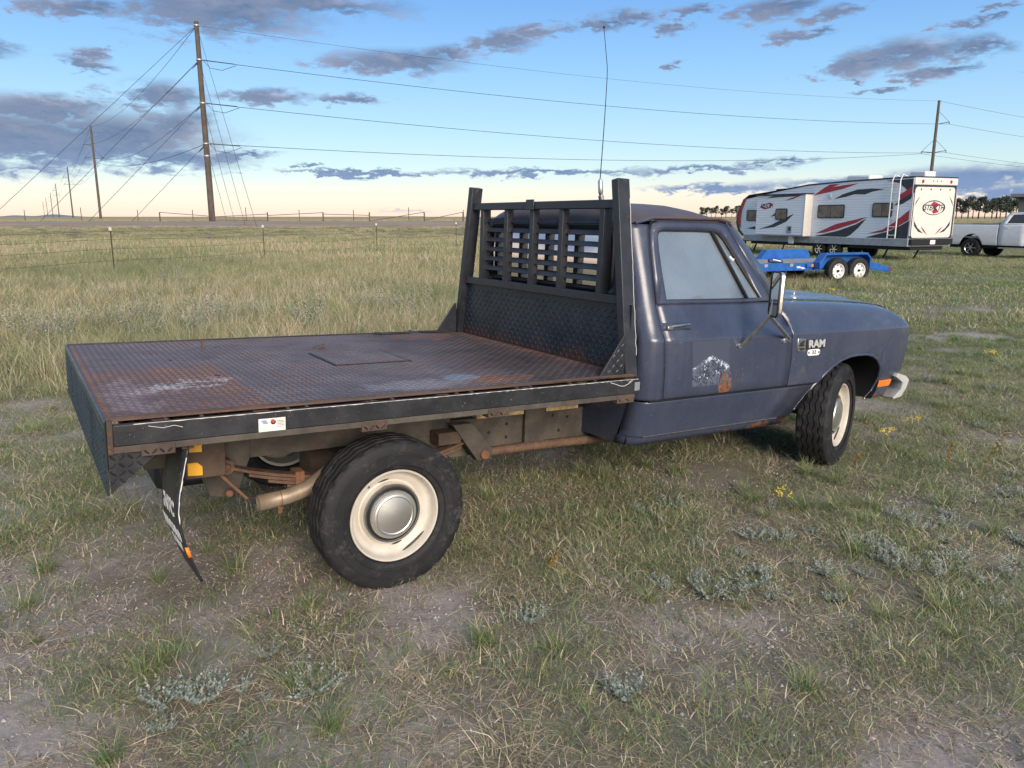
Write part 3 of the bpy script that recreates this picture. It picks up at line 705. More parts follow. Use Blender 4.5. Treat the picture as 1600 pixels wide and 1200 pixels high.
# whip antenna behind the cab
MB().tube([(1.53, -.500, 1.815), (1.50, -.500, 1.925)], .017, 10).tube([(1.50, -.500, 1.925), (1.497, -.500, 1.945), (1.49, -.499, 2.005), (1.488, -.499, 2.02)], [.010, .015, .015, .006], 10).build('antenna_base', M['dullchrome'], T)
WHZ = 2.85; WHY = lambda t: -.010 * math.sin(2.6 * t) + .055 * max(0, t - .72) * 3.2
wh = [(1.488, -.499 + WHY(t), 2.02 + (WHZ - 2.02) * t) for t in np.linspace(0, 1, 16)]
MB().tube(wh, [.0030 - .0012 * i / 15 for i in range(16)], 6).tube([wh[-1], (wh[-1][0], wh[-1][1], wh[-1][2] + .012)], .006, 6).build('antenna_whip', M['seal'], T)

# ---- flatbed
def tread(fn, u0, u1, v0, v1, cell=.031, keep=None, hgt=.0028):
    mb = MB(); nu, nvv = int((u1 - u0) / cell), int((v1 - v0) / cell)
    for i in range(nu):
        for j in range(nvv):
            cu, cv = u0 + (i + .5) * cell, v0 + (j + .5) * cell
            if keep and not keep(cu, cv): continue
            a = math.pi / 4 * (1 if (i + j) % 2 else -1); c, s = math.cos(a), math.sin(a); L, w = cell * .54, cell * .155
            P = [(-L, 0, 0), (-L * .4, -w, 0), (L * .4, -w, 0), (L, 0, 0), (L * .4, w, 0), (-L * .4, w, 0), (-L * .5, 0, 1), (L * .5, 0, 1)]
            mb.add([fn(cu + x * c - y * s, cv + x * s + y * c, z * hgt) for x, y, z in P], [(0, 1, 6), (1, 2, 7, 6), (2, 3, 7), (3, 4, 7), (4, 5, 6, 7), (5, 0, 6)])
    return mb
DZ = .945
MB().box((-1.19, -.988, DZ - .008), (1.43, 1.02, DZ)).build('deck_plate', M['deck'], T)
hx = lambda x, y: not (-.01 < x < .47 and -.165 < y < .305)
tread(lambda u, v, t: (u, v, DZ + t + .0003), -1.185, 1.40, -.98, 1.01, keep=hx).build('deck_tread', M['deck_tops'], T, smooth=False, merge=False, kind='stuff')
hat = MB().box((.012, -.142, DZ + .001), (.446, .282, DZ + .006)).build('hatch_cover', M['deck'], T, bevel=.002)
tread(lambda u, v, t: (u, v, DZ + .0062 + t), .02, .44, -.135, .275).build('hatch_tread', M['deck_tops'], hat, smooth=False, merge=False, kind='stuff')
for a, b in (((0.0, -.155), (.012, .295)), ((.446, -.155), (.460, .295)), ((0., -.155), (.46, -.142)), ((0., .282), (.46, .295))): MB().box((a[0], a[1], DZ + .0004), (b[0], b[1], DZ + .003)).build('hatch_slot', M['black'], T)
MB().bar((-.51, .655, DZ), (-.51, .675, DZ + .045), .012, .02).build('deck_tab', M['rustdark'], T)
MB().bar((.10, .47, DZ), (.16, .46, DZ + .022), .03, .012).build('deck_catch', M['rustdark'], T)
for x, y in ((-.42, .70), (-.75, .30), (.08, .05), (-.62, -.22), (.78, -.72)): MB().lathe([(0, .0012), (.016, .0012), (.018, 0)], 12, 'z', (x, y, DZ)).build('deck_hole', M['black'], T)
# far edge: curb rim and two tie rings
MB().box((-1.19, 1.02, DZ - .05), (1.43, 1.035, DZ + .008)).build('deck_rim', M['black_paint'], T, bevel=.002)
for x0, x1 in ((.72, 1.0), (1.08, 1.32)):
    MB().tube([(x0, 1.0, DZ + .004), (x0 + .03, .955, DZ + .008), (x1 - .03, .955, DZ + .008), (x1, 1.0, DZ + .014)], .011, 8).build('tie_ring', M['black_paint'], T)
MB().bar((-1.19, -.98, DZ + .003), (1.41, -.98, DZ + .003), .012, .008).build('deck_edge_bead', M['rustdark'], T)
# near side rub rail
rail = MB().box((-1.17, -1.036, .852), (1.425, -1.024, .932)).box((-1.17, -1.024, .922), (1.425, -1.006, .932)).build('rub_rail', M['black_paint'], T, bevel=.003)
MB().box((-1.175, -1.039, .825), (1.38, -1.012, .851)).build('rail_lip', M['frame'], T, bevel=.003)
mbw = MB(); xs_ = np.linspace(-1.1, 1.40, 160)
mbw.strip([[(x, -1.0364, .9312 - .0022 * random.random() * (random.random() < .7)), (x, -1.0364, .9325)] for x in xs_]).build('worn_edge', M['paper'], rail, smooth=False)
MB().box((-1.16, -1.006, .86), (1.42, -.99, .905)).build('rail_web', M['rustdark'], T)
for x in (-.99, -.86, -.52, -.44, -.15, -.05, .28, .36, .62, .70, .95, 1.12): MB().box((x, -1.01, .905), (x + .012, -.988, .936)).build('rail_spacer', M['rustdark'], T)
for x in (-1.02, -.145, .50, 1.31):
    st = MB().box((x - .06, -1.045, .806), (x + .06, -.985, .848)).build('step_block', M['rustdark'], T, bevel=.003)
    tread(lambda u, v, t: (u, -1.0455 - t, v), x - .055, x + .055, .809, .845, cell=.027, hgt=.004).build('step_tread', M['black_paint'], st, smooth=False, merge=False, kind='stuff')
st = MB().box((-.645, -1.0385, .852), (-.536, -1.0365, .906)).build('white_sticker', M['paper'], T)
MB().prism([(-.636, .900), (-.616, .900), (-.606, .884), (-.626, .884)], lambda u, v, t: (u, -1.0387 - t, v), 0, .0006).build('sticker_patch', M['sticker_blue'], st)
MB().lathe([(0, 0), (.009, 0)], 16, c=(-.588, -1.0392, .893)).build('sticker_emblem', M['sticker_red'], st)
MB().lathe([(.005, 0), (.0105, 0)], 16, c=(-.586, -1.0396, .890), a0=math.pi, a1=2.2 * math.pi).build('sticker_emblem_ring', M['seal'], st)
for k in range(5): MB().box((-.57 + .0, -1.0392, .868 + k * .006), (-.545 + .004 * (k % 2), -1.0386, .8695 + k * .006)).build('sticker_print', M['frame'], st)
MB().box((1.375, -1.0385, .868), (1.412, -1.0365, .915)).build('reflector', plain('grey_reflector', (.22, .24, .26), .25), T, bevel=.002)
def squiggle(pts, r): return MB().tube(pts, r, 5)
squiggle([(1.20, -1.0372, .925), (1.24, -1.0372, .913), (1.27, -1.0372, .902), (1.30, -1.0372, .899), (1.33, -1.0372, .910), (1.35, -1.0372, .917), (1.33, -1.0372, .918), (1.36, -1.0372, .927)], .0013).build('paint_scrape', M['white'], rail)
squiggle([(-1.05, -1.0366, .920), (-1.0, -1.0366, .908), (-.96, -1.0366, .914), (-.93, -1.0366, .904)], .0009).build('paint_scrape', M['white'], rail)
# tail: hanging tread plate, side wedges, hitch plate
MB().box((-1.20, -1.03, .665), (-1.191, 1.03, DZ + .004)).build('tail_plate', M['tail_plate'], T, bevel=.002)
tread(lambda u, v, t: (-1.2004 - t, u, v), -1.02, 1.02, .672, .94).build('tail_tread', M['tail_plate'], T, smooth=False, merge=False, kind='stuff')
MB().box((-1.19, -1.040, .822), (-1.17, -1.0, .948)).build('rail_end', M['rustdark'], T, bevel=.003)
for y in (-.55, .55): MB().box((-1.2035, y - .012, .70), (-1.2005, y + .012, .90)).build('tail_slot', M['black'], T)
MB().prism([(-1.19, .824), (-1.0, .824), (-1.185, .668)], lambda u, v, t: (u, -1.02 + t, v), 0, .005).build('tail_wedge', M['black_paint'], T)
tread(lambda u, v, t: (u, -1.0205 - t, v), -1.19, -1.0, .67, .822, cell=.03, keep=lambda u, v: v > .69 + (u + 1.175) * .80 and u < -1.02, hgt=.004).build('wedge_tread', M['black_paint'], T, smooth=False, merge=False, kind='stuff')
MB().prism([(-1.18, .665), (-1.05, .665), (-.88, .755), (-.88, .82), (-1.0, .82)], lambda u, v, t: (u, -.70 + t, v), 0, .40).build('hitch_plate', M['rustdark'], T, bevel=.004)
# under-structure
for s in (-1, 1):
    MB().box((-1.0, s * .44 - .03, .60 - .02), (.55, s * .44 + .03, .76)).box((.55, s * .44 - .03, .44), (2.2, s * .44 + .03, .652)).build('frame_rail', M['frame'], T, bevel=.004)
    MB().prism([(.30, .60), (.56, .44), (.56, .60)], lambda u, v, t: (u, s * .44 + t, v), -.029, .029).build('frame_taper', M['frame'], T)
    MB().box((-1.05, s * .46 - .03, .765), (.46, s * .46 + .03, .82)).build('subframe', M['rustdark'], T)
    MB().box((.70, s * .475 - .025, .654), (1.02, s * .475 + .025, .70)).build('wood_spacer', M['wood'], T, bevel=.004)
    MB().box((1.18, s * .475 - .025, .654), (1.42, s * .475 + .025, .70)).build('wood_spacer', M['wood'], T, bevel=.004)
    MB().box((1.03, s * .49 - .012, .46), (1.17, s * .49 + .012, .702)).build('mount_plate', M['frame'], T, bevel=.003)
    MB().box((-1.05, s * .5 - .01, .765), (.5, s * .5 + .03, .80)).box((.5, s * .49 - .03, .703), (1.42, s * .49 + .03, .80)).build('long_sill', M['frame'], T)
    for k in range(5):
        x0, x1 = -.66 + .09 * k * (k > 0), .66 - .09 * k * (k > 0); pts = []
        for t in np.linspace(0, 1, 13):
            x = x0 + (x1 - x0) * t; zz = .455 - .017 * k + .115 * (x / .66) ** 2; pts.append((x, s * .53, zz))
        mb = MB(); mb.strip([[(x, y - .032, z + .007), (x, y + .032, z + .007), (x, y + .032, z - .007), (x, y - .032, z - .007), (x, y - .032, z + .007)] for x, y, z in pts]); mb.build('spring_leaf', M['spring'], T)
    MB().lathe([(.020, -.035), (.036, -.035), (.036, .035), (.020, .035)], 20, c=(-.67, s * .53, .575)).build('spring_eye', M['spring'], T)
    for x in (-.33, .33): MB().box((x - .022, s * .53 - .04, .40), (x + .022, s * .53 + .04, .50 + .01)).build('spring_clip', M['rust'], T)
    MB().prism([(-.80, .74), (-.745, .755), (-.70, .70), (-.64, .70), (-.60, .755), (-.54, .74), (-.545, .58), (-.60, .43), (-.66, .405), (-.73, .42), (-.79, .58)], lambda u, v, t: (u, s * .478 + t, v), -.006, .006).build('shackle_hanger', M['frame'], T, bevel=.003)
    for x, z in ((-.755, .72), (-.585, .72), (-.67, .575), (-.66, .45)): MB().lathe([(0, -s * .0), (.014, 0.), (.018, -.004 * s), (.018, -.02 * s)], 8, c=(x, s * (.496 if z > .6 else .575), z)).build('hanger_bolt', M['rust'], T)
    MB().bar((-.83, s * .61, .70), (-.60, s * .63, .44), .012, .045, (0, 1, 0)).build('hanger_brace', M['rust'], T)
    MB().prism([(.50, .66), (.62, .66), (.76, .50), (.74, .44), (.66, .44)], lambda u, v, t: (u, s * .56 + t, v), -.03, .03).build('front_hanger', M['frame'], T, bevel=.004)
    MB().lathe([(0, .0), (.025, 0.), (.028, -.01 * s), (.028, -.05 * s)], 14, c=(.70, s * .605, .475)).build('hanger_pin', M['rust'], T)
    MB().box((.42, s * .53 - .05, .55), (.56, s * .53 + .05, .62)).build('bump_stop', M['rustdark'], T, bevel=.005)
MB().tube([(.75, -.49, .452), (1.1, -.50, .455), (1.75, -.50, .44)], .028, 10).build('brake_pipe', M['spring'], T)
for x in (-1.0, -.62, -.14, .22, .70, 1.05, 1.38): MB().box((x - .03, -.99, .828), (x + .03, .99, .93)).build('cross_member', M['rustdark'], T)
for x, z in ((.92, .60), (.92, .52), (1.25, .62), (.80, .56), (1.30, .52), (.05, .68), (-.30, .70), (1.10, .60), (1.36, .60)): MB().lathe([(0, 0), (.010, 0)], 10, c=(x, -.4705 if x < .55 or not .55 < x < 1.02 else -.4708, z)).build('frame_hole', M['black'], T)
MB().tube([(0, -.80, RW), (0, .80, RW)], .055, 12).build('rear_axle', M['rustdark'], T)
MB().lathe([(.0, -.14), (.10, -.12), (.15, -.04), (.15, .04), (.10, .12), (0, .14)], 18, 'x', (0, .0, RW)).build('differential', M['rustdark'], T)
MB().tube([(.1, 0, RW + .02), (1.9, 0, .50)], .035, 10).build('drive_shaft', M['rustdark'], T)
MB().box((-.95, -.40, .45), (-.55, .40, .60)).build('spare_tray', M['black'], T, bevel=.03)
MB().tube([(-.54, -.60, .393), (-.40, -.60, .405), (-.30, -.60, .43), (-.22, -.59, .48), (-.10, -.55, .54), (.2, -.36, .56), (1.0, -.30, .50)], .036, 14, caps=False).build('exhaust_pipe', M['pipe'], T, solid=.004)
MB().tube([(-.44, -.60, .40), (-.437, -.60, .40)], .042, 14).box((-.45, -.61, .33), (-.43, -.59, .37)).build('exhaust_clamp', M['rust'], T)
for z0, z1 in ((.705, .755), (.60, .655)): MB().prism([(-.86, z0), (-.80, z0 - .004), (-.80, z1 - .02), (-.82, z1), (-.86, z1)], lambda u, v, t: (u, -.70 + t, v), 0, .006).build('bracket_paint', M['yellow'], T)
MB().box((-.868, -.692, .58), (-.70, -.67, .78)).build('lamp_bracket', M['rustdark'], T, bevel=.004)
MB().tube([(-.775, -.66, .79), (-.772, -.665, .755), (-.775, -.66, .72), (-.773, -.66, .69)], .005, 6).build('dangling_wire', M['white'], T)
# mud flaps
def flap(s):
    prof = [(-.905, .815), (-.925, .72), (-.945, .62), (-.952, .54), (-.945, .46), (-.925, .38), (-.898, .30), (-.875, .238)]
    fx = lambda z: interp(z, [p[1] for p in prof[::-1]], [p[0] for p in prof[::-1]])
    zs_ = np.linspace(.815, .24, 18)
    f = MB().strip([[(fx(z) - .05 * (1.0 - y), s * y, z) for y in (1.0, .93, .86, .79, .72)] for z in zs_]).build('mud_flap', worn('flap_rubber', (.016, .017, .019), (.045, .046, .05), amt=.22, scale=8, rough=.5, spots=(.5, .49, .46), spotamt=.33), T, solid=.010)
    MB().strip([[(fx(z) - .003, s * 1.002, z), (fx(z) - .001 + .003 * random.random(), s * 1.003, z)] for z in np.linspace(.77, .50, 20)]).build('flap_edge', M['paper'], f, solid=.002)
    MB().strip([[(fx(z) - .007, s * 1.003, z), (fx(z) + .007, s * 1.004, z)] for z in (.400, .375, .355)]).build('flap_marker', M['amber'], f, solid=.003)
    MB().box((-.93, min(s * 1.0, s * .72), .805), (-.885, max(s * 1.0, s * .72), .83)).build('flap_hanger', M['rustdark'], T)
    if s < 0:
        for body, z0, sz in (('INTC', .535, .085), ('EN COLO', .435, .070), ('5-5207', .365, .060)):
            text_obj('flap_lettering', body, sz, lambda u, v, w: (fx(z0 + v) - .0065 - w - .05 * (.16 - u * .95), -.84 - u * .95, z0 + v), M['white'], f, .0005, 0, .004)
flap(-1); flap(1)

# ---- headboard
HX = 1.40
for s in (-1, 1):
    MB().bar((HX, s * .955, .925), (HX, s * .782, 2.0), .085, .055, (0, 1, 0)).build('headboard_post', M['board_black'], T, bevel=.004)
    gt = MB().prism([(1.19, DZ + .002), (1.36, DZ + .002), (1.36, 1.16), (1.345, 1.165)], lambda u, v, t: (u, s * (.958 + t), v), -.005, .005).build('headboard_gusset', M['board_black'], T, bevel=.002)
    tread(lambda u, v, t: (u, s * (.9632 + t), v), 1.21, 1.35, .955, 1.15, cell=.028, keep=lambda u, v: v < .95 + (u - 1.20) * 1.30).build('gusset_tread', M['board_black'], gt, smooth=False, merge=False, kind='stuff')
pb = MB(); px_ = []
for k in range(26):
    z = 1.90 - k * .034; y = -(.955 - (z - .925) * .161) - .0285; px_.append((HX + .040 + random.uniform(-.003, .003), y, z))
squiggle(px_, .0014).build('paint_scrape', M['white'], T)
MB().bar((HX, -.775, 1.868), (HX, .775, 1.868), .05, .048).build('headboard_top_bar', M['board_black'], T, bevel=.004)
MB().box((HX - .034, .0, 1.838), (HX - .0255, .09, 1.905)).build('weld_plate', M['board_black'], T, bevel=.006)
MB().bar((HX, -.88, 1.345), (HX, .88, 1.345), .05, .048).build('headboard_mid_bar', M['board_black'], T, bevel=.004)
hp = MB().box((HX + .004, -.94, DZ), (HX + .010, .94, 1.325)).build('headboard_plate', M['hb_plate'], T)
tread(lambda u, v, t: (HX + .0036 - t, u, v), -.92, .92, DZ + .005, 1.32, hgt=.0035).build('headboard_tread', M['hb_plate'], T, smooth=False, merge=False, kind='stuff')
for y in (.655, .352, .045, -.27, -.665): MB().bar((HX + .012, y, 1.365), (HX + .012, y, 1.846), .050 if abs(y) < .6 else .062, .042, (0, 1, 0)).build('headboard_bar', M['board_black'], T, bevel=.003)
for z in (1.775, 1.710, 1.644, 1.578, 1.512, 1.446): MB().bar((HX + .024, -.64, z), (HX + .024, .64, z), .034, .005, (-.80, 0, .60)).build('louvre_slat', M['louvre'], T)

# ---- wheels
def tyre_mb(R_, hw, rim, seg=150, zig=25):
    gr = [-.62, -.22, .22, .62]; tw = hw * .80; prof = []
    prof += [(rim, -hw * .70, 0), (rim + .012, -hw * .86, 0), (rim + .05, -hw * .985, 0), (R_ - .115, -hw * 1.0, 0), (R_ - .112, -hw * 1.03, 0), (R_ - .106, -hw * 1.03, 0), (R_ - .103, -hw * 1.0, 0), (R_ - .085, -hw, 0), (R_ - .07, -hw * .995, 0), (R_ - .068, -hw * 1.02, 0), (R_ - .062, -hw * 1.015, 0), (R_ - .060, -hw * .99, 0), (R_ - .05, -hw * .985, 0), (R_ - .028, -hw * .93, 0), (R_ - .016, -hw * .885, 0), (R_ - .013, -hw * .86, 0), (R_ - .004, -tw, 0)]
    for q in gr:
        c = q * tw; crown = lambda w: R_ - .006 * (w / tw) ** 2
        prof += [(crown(c - .0055), c - .0055, 1), (crown(c) - .011, c - .003, 1), (crown(c) - .011, c + .003, 1), (crown(c + .0055), c + .0055, 1)]
    prof += [(r, -w, f) for r, w, f in prof[:17][::-1]]
    mb = MB(); m = len(prof); vs = []
    for i in range(seg):
        a = 2 * math.pi * i / seg; ph = (i * zig / seg) % 1; tri = (abs(ph - .5) * 4 - 1) * .007
        for r, w, f in prof:
            rr = r
            if not f and abs(abs(w) - tw) < 1e-6 and ph < .17: rr = r - .005
            vs.append((rr * math.cos(a), w + (tri if f else 0), rr * math.sin(a)))
    fs = [(i * m + k, i * m + k + 1, ((i + 1) % seg) * m + k + 1, ((i + 1) % seg) * m + k) for i in range(seg) for k in range(m - 1)]
    return mb.add(vs, fs)
def wheel(name, loc_w, rotz, s):
    # wheel mesh: axis y, outside towards s; placed upright in the world
    o = tyre_mb(RW, .112, .222).build(name, M['rubber'], T, sharp=30)
    hub = s
    rp = [(.222, .086), (.2255, .090), (.2225, .095), (.217, .094), (.212, .086), (.209, .068), (.204, .052), (.197, .044), (.188, .040), (.178, .038), (.168, .030), (.160, .024), (.153, .026), (.148, .040), (.144, .052), (.0, .052)]
    rim_o = MB().lathe([(r, w * hub) for r, w in rp], 64).lathe([(.222, .086 * hub), (.205, .02 * hub), (.205, -.09 * hub), (.222, -.095 * hub)], 40).build('rim', M['rim'], o, sharp=35)
    MB().lathe([(.147, .034 * hub), (.147, .056 * hub), (.141, .063 * hub), (.133, .062 * hub), (.1315, .060 * hub)], 56).build('trim_ring', M['chrome'], o)
    MB().lathe([(.1320, .0590 * hub), (.1320, .0605 * hub), (.118, .0615 * hub), (.115, .060 * hub)], 56).build('black_ring', M['seal'], o)
    MB().lathe([(.118, .056 * hub), (.118, .070 * hub), (.113, .077 * hub), (.105, .077 * hub), (.102, .083 * hub), (.093, .0855 * hub), (.088, .0835 * hub), (.078, .085 * hub), (.040, .0905 * hub), (0., .093 * hub)], 56).build('hub_cap', M['cap'], o, sharp=25)
    for k in range(2):
        a = rad(100 + 180 * k); mb = MB(); pts = []
        for t in np.linspace(-.17, .17, 7): pts.append((.166 * math.cos(a + t), .0295 * hub, .166 * math.sin(a + t)))
        mb.tube(pts, [.001, .003, .004, .0045, .004, .003, .001], 6).build('hand_hole', M['black'], rim_o)
    MB().tube([(.18 * math.cos(2.2), .04 * hub, .18 * math.sin(2.2)), (.202 * math.cos(2.2), .075 * hub, .202 * math.sin(2.2))], .005, 6).build('valve_stem', M['seal'], rim_o)
    MB().prism([(.198, -.07), (.204, -.035), (.204, .035), (.198, .07), (.193, .07), (.196, .0), (.193, -.07)], lambda u, v, t: (u * math.cos(-1.0) - v * math.sin(-1.0), (.054 + t) * hub, u * math.sin(-1.0) + v * math.cos(-1.0)), -.004, .004).build('wheel_weight', M['frame'], rim_o)
    mw = Matrix.Translation(loc_w) @ Matrix.Rotation(YAW + rotz, 4, 'Z') @ Matrix.Rotation(random.random() * .0, 4, 'Y')
    o.matrix_local = T.matrix_world.inverted() @ mw
    return o
R0 = Matrix.Rotation(YAW, 3, 'Z')
for nm, x, y, st, s in (('rear_wheel', 0, -.862, 0, -1), ('rear_wheel', 0, .862, 0, 1), ('front_wheel', 3.385, -.868, rad(19), -1), ('front_wheel', 3.385, .868, rad(19), 1)):
    p = TO + R0 @ Vector((x, y, 0)); wheel(nm, Vector((p.x, p.y, float(ground_z(p.x, p.y)) + RW - .012)), st, s)
MB().tube([(3.40, -.76, .50), (3.40, .76, .50)], .045, 10).build('front_axle', M['rustdark'], T)
MB().tube([(2.55, -.50, .47), (3.3, -.55, .50)], .03, 8).build('control_arm', M['rustdark'], T)
for x in (.3, 1.6, 2.6): MB().box((x - .03, -.44, .56), (x + .03, .44, .62)).build('chassis_cross', M['rustdark'], T)

# ------------------------------------------------------------ grass
def grass_mat(name, bright=1.):
    m, g, b = newmat(name); nt = m.node_tree
    at = g.node('ShaderNodeAttribute', attribute_name='tint'); c = S(nt, at.outputs['Color'])
    v, x, y, z = g.worldpos(); n1 = g.noise(v, .35, 4, .6); n0 = g.noise(v, .11, 3, .6); n2 = g.noise(v, 1.8, 3, .6)
    c = g.mix((n1 - .5) * 1.1 + .12, c, g.mix(.72, c, (.40, .335, .22)))
    c = g.mix(n2.step(.55, .72) * .45, c, (.14, .19, .11)); c = g.mix(n0.step(.45, .60) * .42, c, (.125, .19, .075))
    hs = g.node('ShaderNodeHueSaturation'); g.link(c, hs.inputs['Color']); hs.inputs['Value'].default_value = bright; c = S(nt, hs.outputs[0])
    d = g.node('ShaderNodeBsdfDiffuse'); t = g.node('ShaderNodeBsdfTranslucent'); mx = g.node('ShaderNodeMixShader'); mx.inputs[0].default_value = .28
    g.link(c, d.inputs[0]); g.link(c, t.inputs[0]); g.link(d.outputs[0], mx.inputs[1]); g.link(t.outputs[0], mx.inputs[2])
    g.link(mx.outputs[0], nt.nodes['Material Output'].inputs[0]); nt.nodes.remove(b); return m
GM = grass_mat('grass_blades', 1.22)
GREEN = [(.110, .185, .055), (.150, .21, .075), (.085, .165, .075), (.185, .225, .08)]
STRAW = [(.47, .40, .28), (.41, .34, .23), (.60, .53, .40), (.33, .27, .19)]
BLUE = [(.15, .20, .14), (.19, .225, .16)]
def patch(name, n, radius, h0, h1, w, lean0, lean1, mixt, seed, flat=False, power=.5, sway=0.):
    r = np.random.default_rng(seed)
    ang = r.random(n) * 2 * math.pi; rr = radius * r.random(n) ** power
    bx, by = rr * np.cos(ang), rr * np.sin(ang)
    az_ = np.where(r.random(n) < .45, ang + r.normal(0, .7, n), r.random(n) * 2 * math.pi)
    hh = h0 + (h1 - h0) * r.random(n) ** 1.6; ln = lean0 + (lean1 - lean0) * r.random(n)
    ww = w * (.6 + .8 * r.random(n))
    S_ = np.array([0, .35, .7, 1.0]); verts = []; faces = []; cols = []
    pal = []; wt = []
    for p_, wgt in mixt:
        for c in p_: pal.append(c); wt.append(wgt / len(p_))
    wt = np.array(wt) / sum(wt); ci = r.choice(len(pal), n, p=wt)
    for i in range(n):
        d = np.array([math.cos(az_[i]), math.sin(az_[i])]); sd = np.array([-d[1], d[0]]); tw_ = r.normal(0, .5); sd = sd * math.cos(tw_) + d * math.sin(tw_)
        base = len(verts); k = .75 + .5 * r.random()
        for s in S_:
            if flat: disp = hh[i] * s; z = .006 + .02 * math.sin(s * 2.6) * ln[i]; bend = sd * (hh[i] * .12 * s * s * (r.random() - .3))
            else: disp = ln[i] * hh[i] * s ** 1.7; z = hh[i] * s * (1 - .32 * ln[i] * s * s / (1 + .4 * ln[i])); bend = 0 * sd
            c = np.array([bx[i], by[i]]) + d * disp + bend
            wd = ww[i] * (1 - s) ** .7 / 2
            if s < 1:
                a = c - sd * wd; b_ = c + sd * wd; verts.append((a[0], a[1], z)); verts.append((b_[0], b_[1], z))
            else: verts.append((c[0], c[1], z))
        faces += [(base, base + 1, base + 3, base + 2), (base + 2, base + 3, base + 5, base + 4), (base + 4, base + 5, base + 6)]
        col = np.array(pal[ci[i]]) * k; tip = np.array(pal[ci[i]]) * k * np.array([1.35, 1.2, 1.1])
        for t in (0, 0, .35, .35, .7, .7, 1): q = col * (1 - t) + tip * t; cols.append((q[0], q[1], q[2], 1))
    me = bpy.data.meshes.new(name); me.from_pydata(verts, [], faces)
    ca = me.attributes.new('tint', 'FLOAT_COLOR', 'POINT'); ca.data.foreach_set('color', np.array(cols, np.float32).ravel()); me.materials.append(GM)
    return bpy.data.objects.new(name, me)
def source(name, objs):
    c = bpy.data.collections.new(name)
    for o in objs: c.objects.link(o)
    return c
def scatter(name, xy, scale, src, label, cat, zoff=0., tilt=.08):
    n = len(xy); z = ground_z(xy[:, 0], xy[:, 1]) + zoff
    me = bpy.data.meshes.new(name); me.vertices.add(n); me.vertices.foreach_set('co', np.stack([xy[:, 0], xy[:, 1], z], -1).ravel())
    rot = np.stack([rng.normal(0, tilt, n), rng.normal(0, tilt, n), rng.random(n) * 6.283], -1).astype(np.float32)
    a = me.attributes.new('rot', 'FLOAT_VECTOR', 'POINT'); a.data.foreach_set('vector', rot.ravel())
    a = me.attributes.new('size', 'FLOAT', 'POINT'); a.data.foreach_set('value', scale.astype(np.float32))
    a = me.attributes.new('pick', 'INT', 'POINT'); a.data.foreach_set('value', rng.integers(0, len(src.objects), n).astype(np.int32))
    o = bpy.data.objects.new(name, me); COL.objects.link(o); me.materials.append(GM)
    nt = bpy.data.node_groups.new(name, 'GeometryNodeTree'); nt.interface.new_socket('Geometry', in_out='INPUT', socket_type='NodeSocketGeometry'); nt.interface.new_socket('Geometry', in_out='OUTPUT', socket_type='NodeSocketGeometry')
    N = nt.nodes.new; gi, go, iop, ci = N('NodeGroupInput'), N('NodeGroupOutput'), N('GeometryNodeInstanceOnPoints'), N('GeometryNodeCollectionInfo')
    ci.inputs['Collection'].default_value = src; ci.inputs['Separate Children'].default_value = True; ci.inputs['Reset Children'].default_value = True
    def attr(nm, ty):
        k = N('GeometryNodeInputNamedAttribute'); k.data_type = ty; k.inputs['Name'].default_value = nm; return k.outputs['Attribute']
    L = nt.links.new; e2r = N('FunctionNodeEulerToRotation')
    L(gi.outputs[0], iop.inputs['Points']); L(ci.outputs[0], iop.inputs['Instance']); iop.inputs['Pick Instance'].default_value = True
    L(attr('pick', 'INT'), iop.inputs['Instance Index']); L(attr('rot', 'FLOAT_VECTOR'), e2r.inputs[0]); L(e2r.outputs[0], iop.inputs['Rotation']); L(attr('size', 'FLOAT'), iop.inputs['Scale'])
    L(iop.outputs[0], go.inputs[0])
    md = o.modifiers.new('scatter', 'NODES'); md.node_group = nt
    return tag(o, label, cat, kind='stuff')
def wedge(y0, y1, dens, slope=1.0, margin=3.5):
    """random points in the part of the ground that lies about the view"""
    out = []
    for a in np.arange(y0, y1, max(.5, (y1 - y0) / 24)):
        b = min(a + max(.5, (y1 - y0) / 24), y1); w = slope * b + margin; n = rng.poisson((b - a) * 2 * w * dens(.5 * (a + b)) if callable(dens) else (b - a) * 2 * w * dens)
        out.append(np.stack([rng.uniform(-w, w, n), rng.uniform(a, b, n)], -1))
    return np.concatenate(out)
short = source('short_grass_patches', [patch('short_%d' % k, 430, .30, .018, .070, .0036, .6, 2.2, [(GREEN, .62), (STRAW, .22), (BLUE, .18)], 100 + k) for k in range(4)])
litter = source('litter_patches', [patch('litter_%d' % k, 230, .30, .02, .15, .0032, .2, .8, [(STRAW, .75), ([(.20, .16, .13), (.14, .11, .09)], .35)], 120 + k, flat=True) for k in range(4)])
tufts = source('tuft_patches', [patch('tuft_%d' % k, 120, .07, .08, .20, .0042, .6, 1.7, [(GREEN, .70), (STRAW, .18), (BLUE, .14)], 140 + k, power=.8) for k in range(4)])
drys = source('dry_patches', [patch('dry_%d' % k, 40, .10, .05, .15, .0030, .7, 2.1, [(STRAW, .85), (GREEN, .15)], 160 + k, power=.8) for k in range(3)])
pr_a = source('prairie_patches', [patch('prairie_%d' % k, 150, .26, .14, .44, .0060, .25, 1.1, [(GREEN, .95 - .3 * (k % 3)), (STRAW, .75 + .35 * (k % 3)), (BLUE, .2)], 180 + k) for k in range(5)])
pr_b = source('far_prairie_patches', [patch('far_prairie_%d' % k, 190, .9, .22, .50, .020, .2, .9, [(GREEN, .7), (STRAW, 1.1 + .5 * (k % 2)), (BLUE, .1)], 200 + k) for k in range(4)])
mid = source('mid_short_patches', [patch('mid_%d' % k, 260, .55, .04, .12, .010, .4, 1.4, [(GREEN, .62), (STRAW, .28), (BLUE, .12)], 220 + k) for k in range(3)])

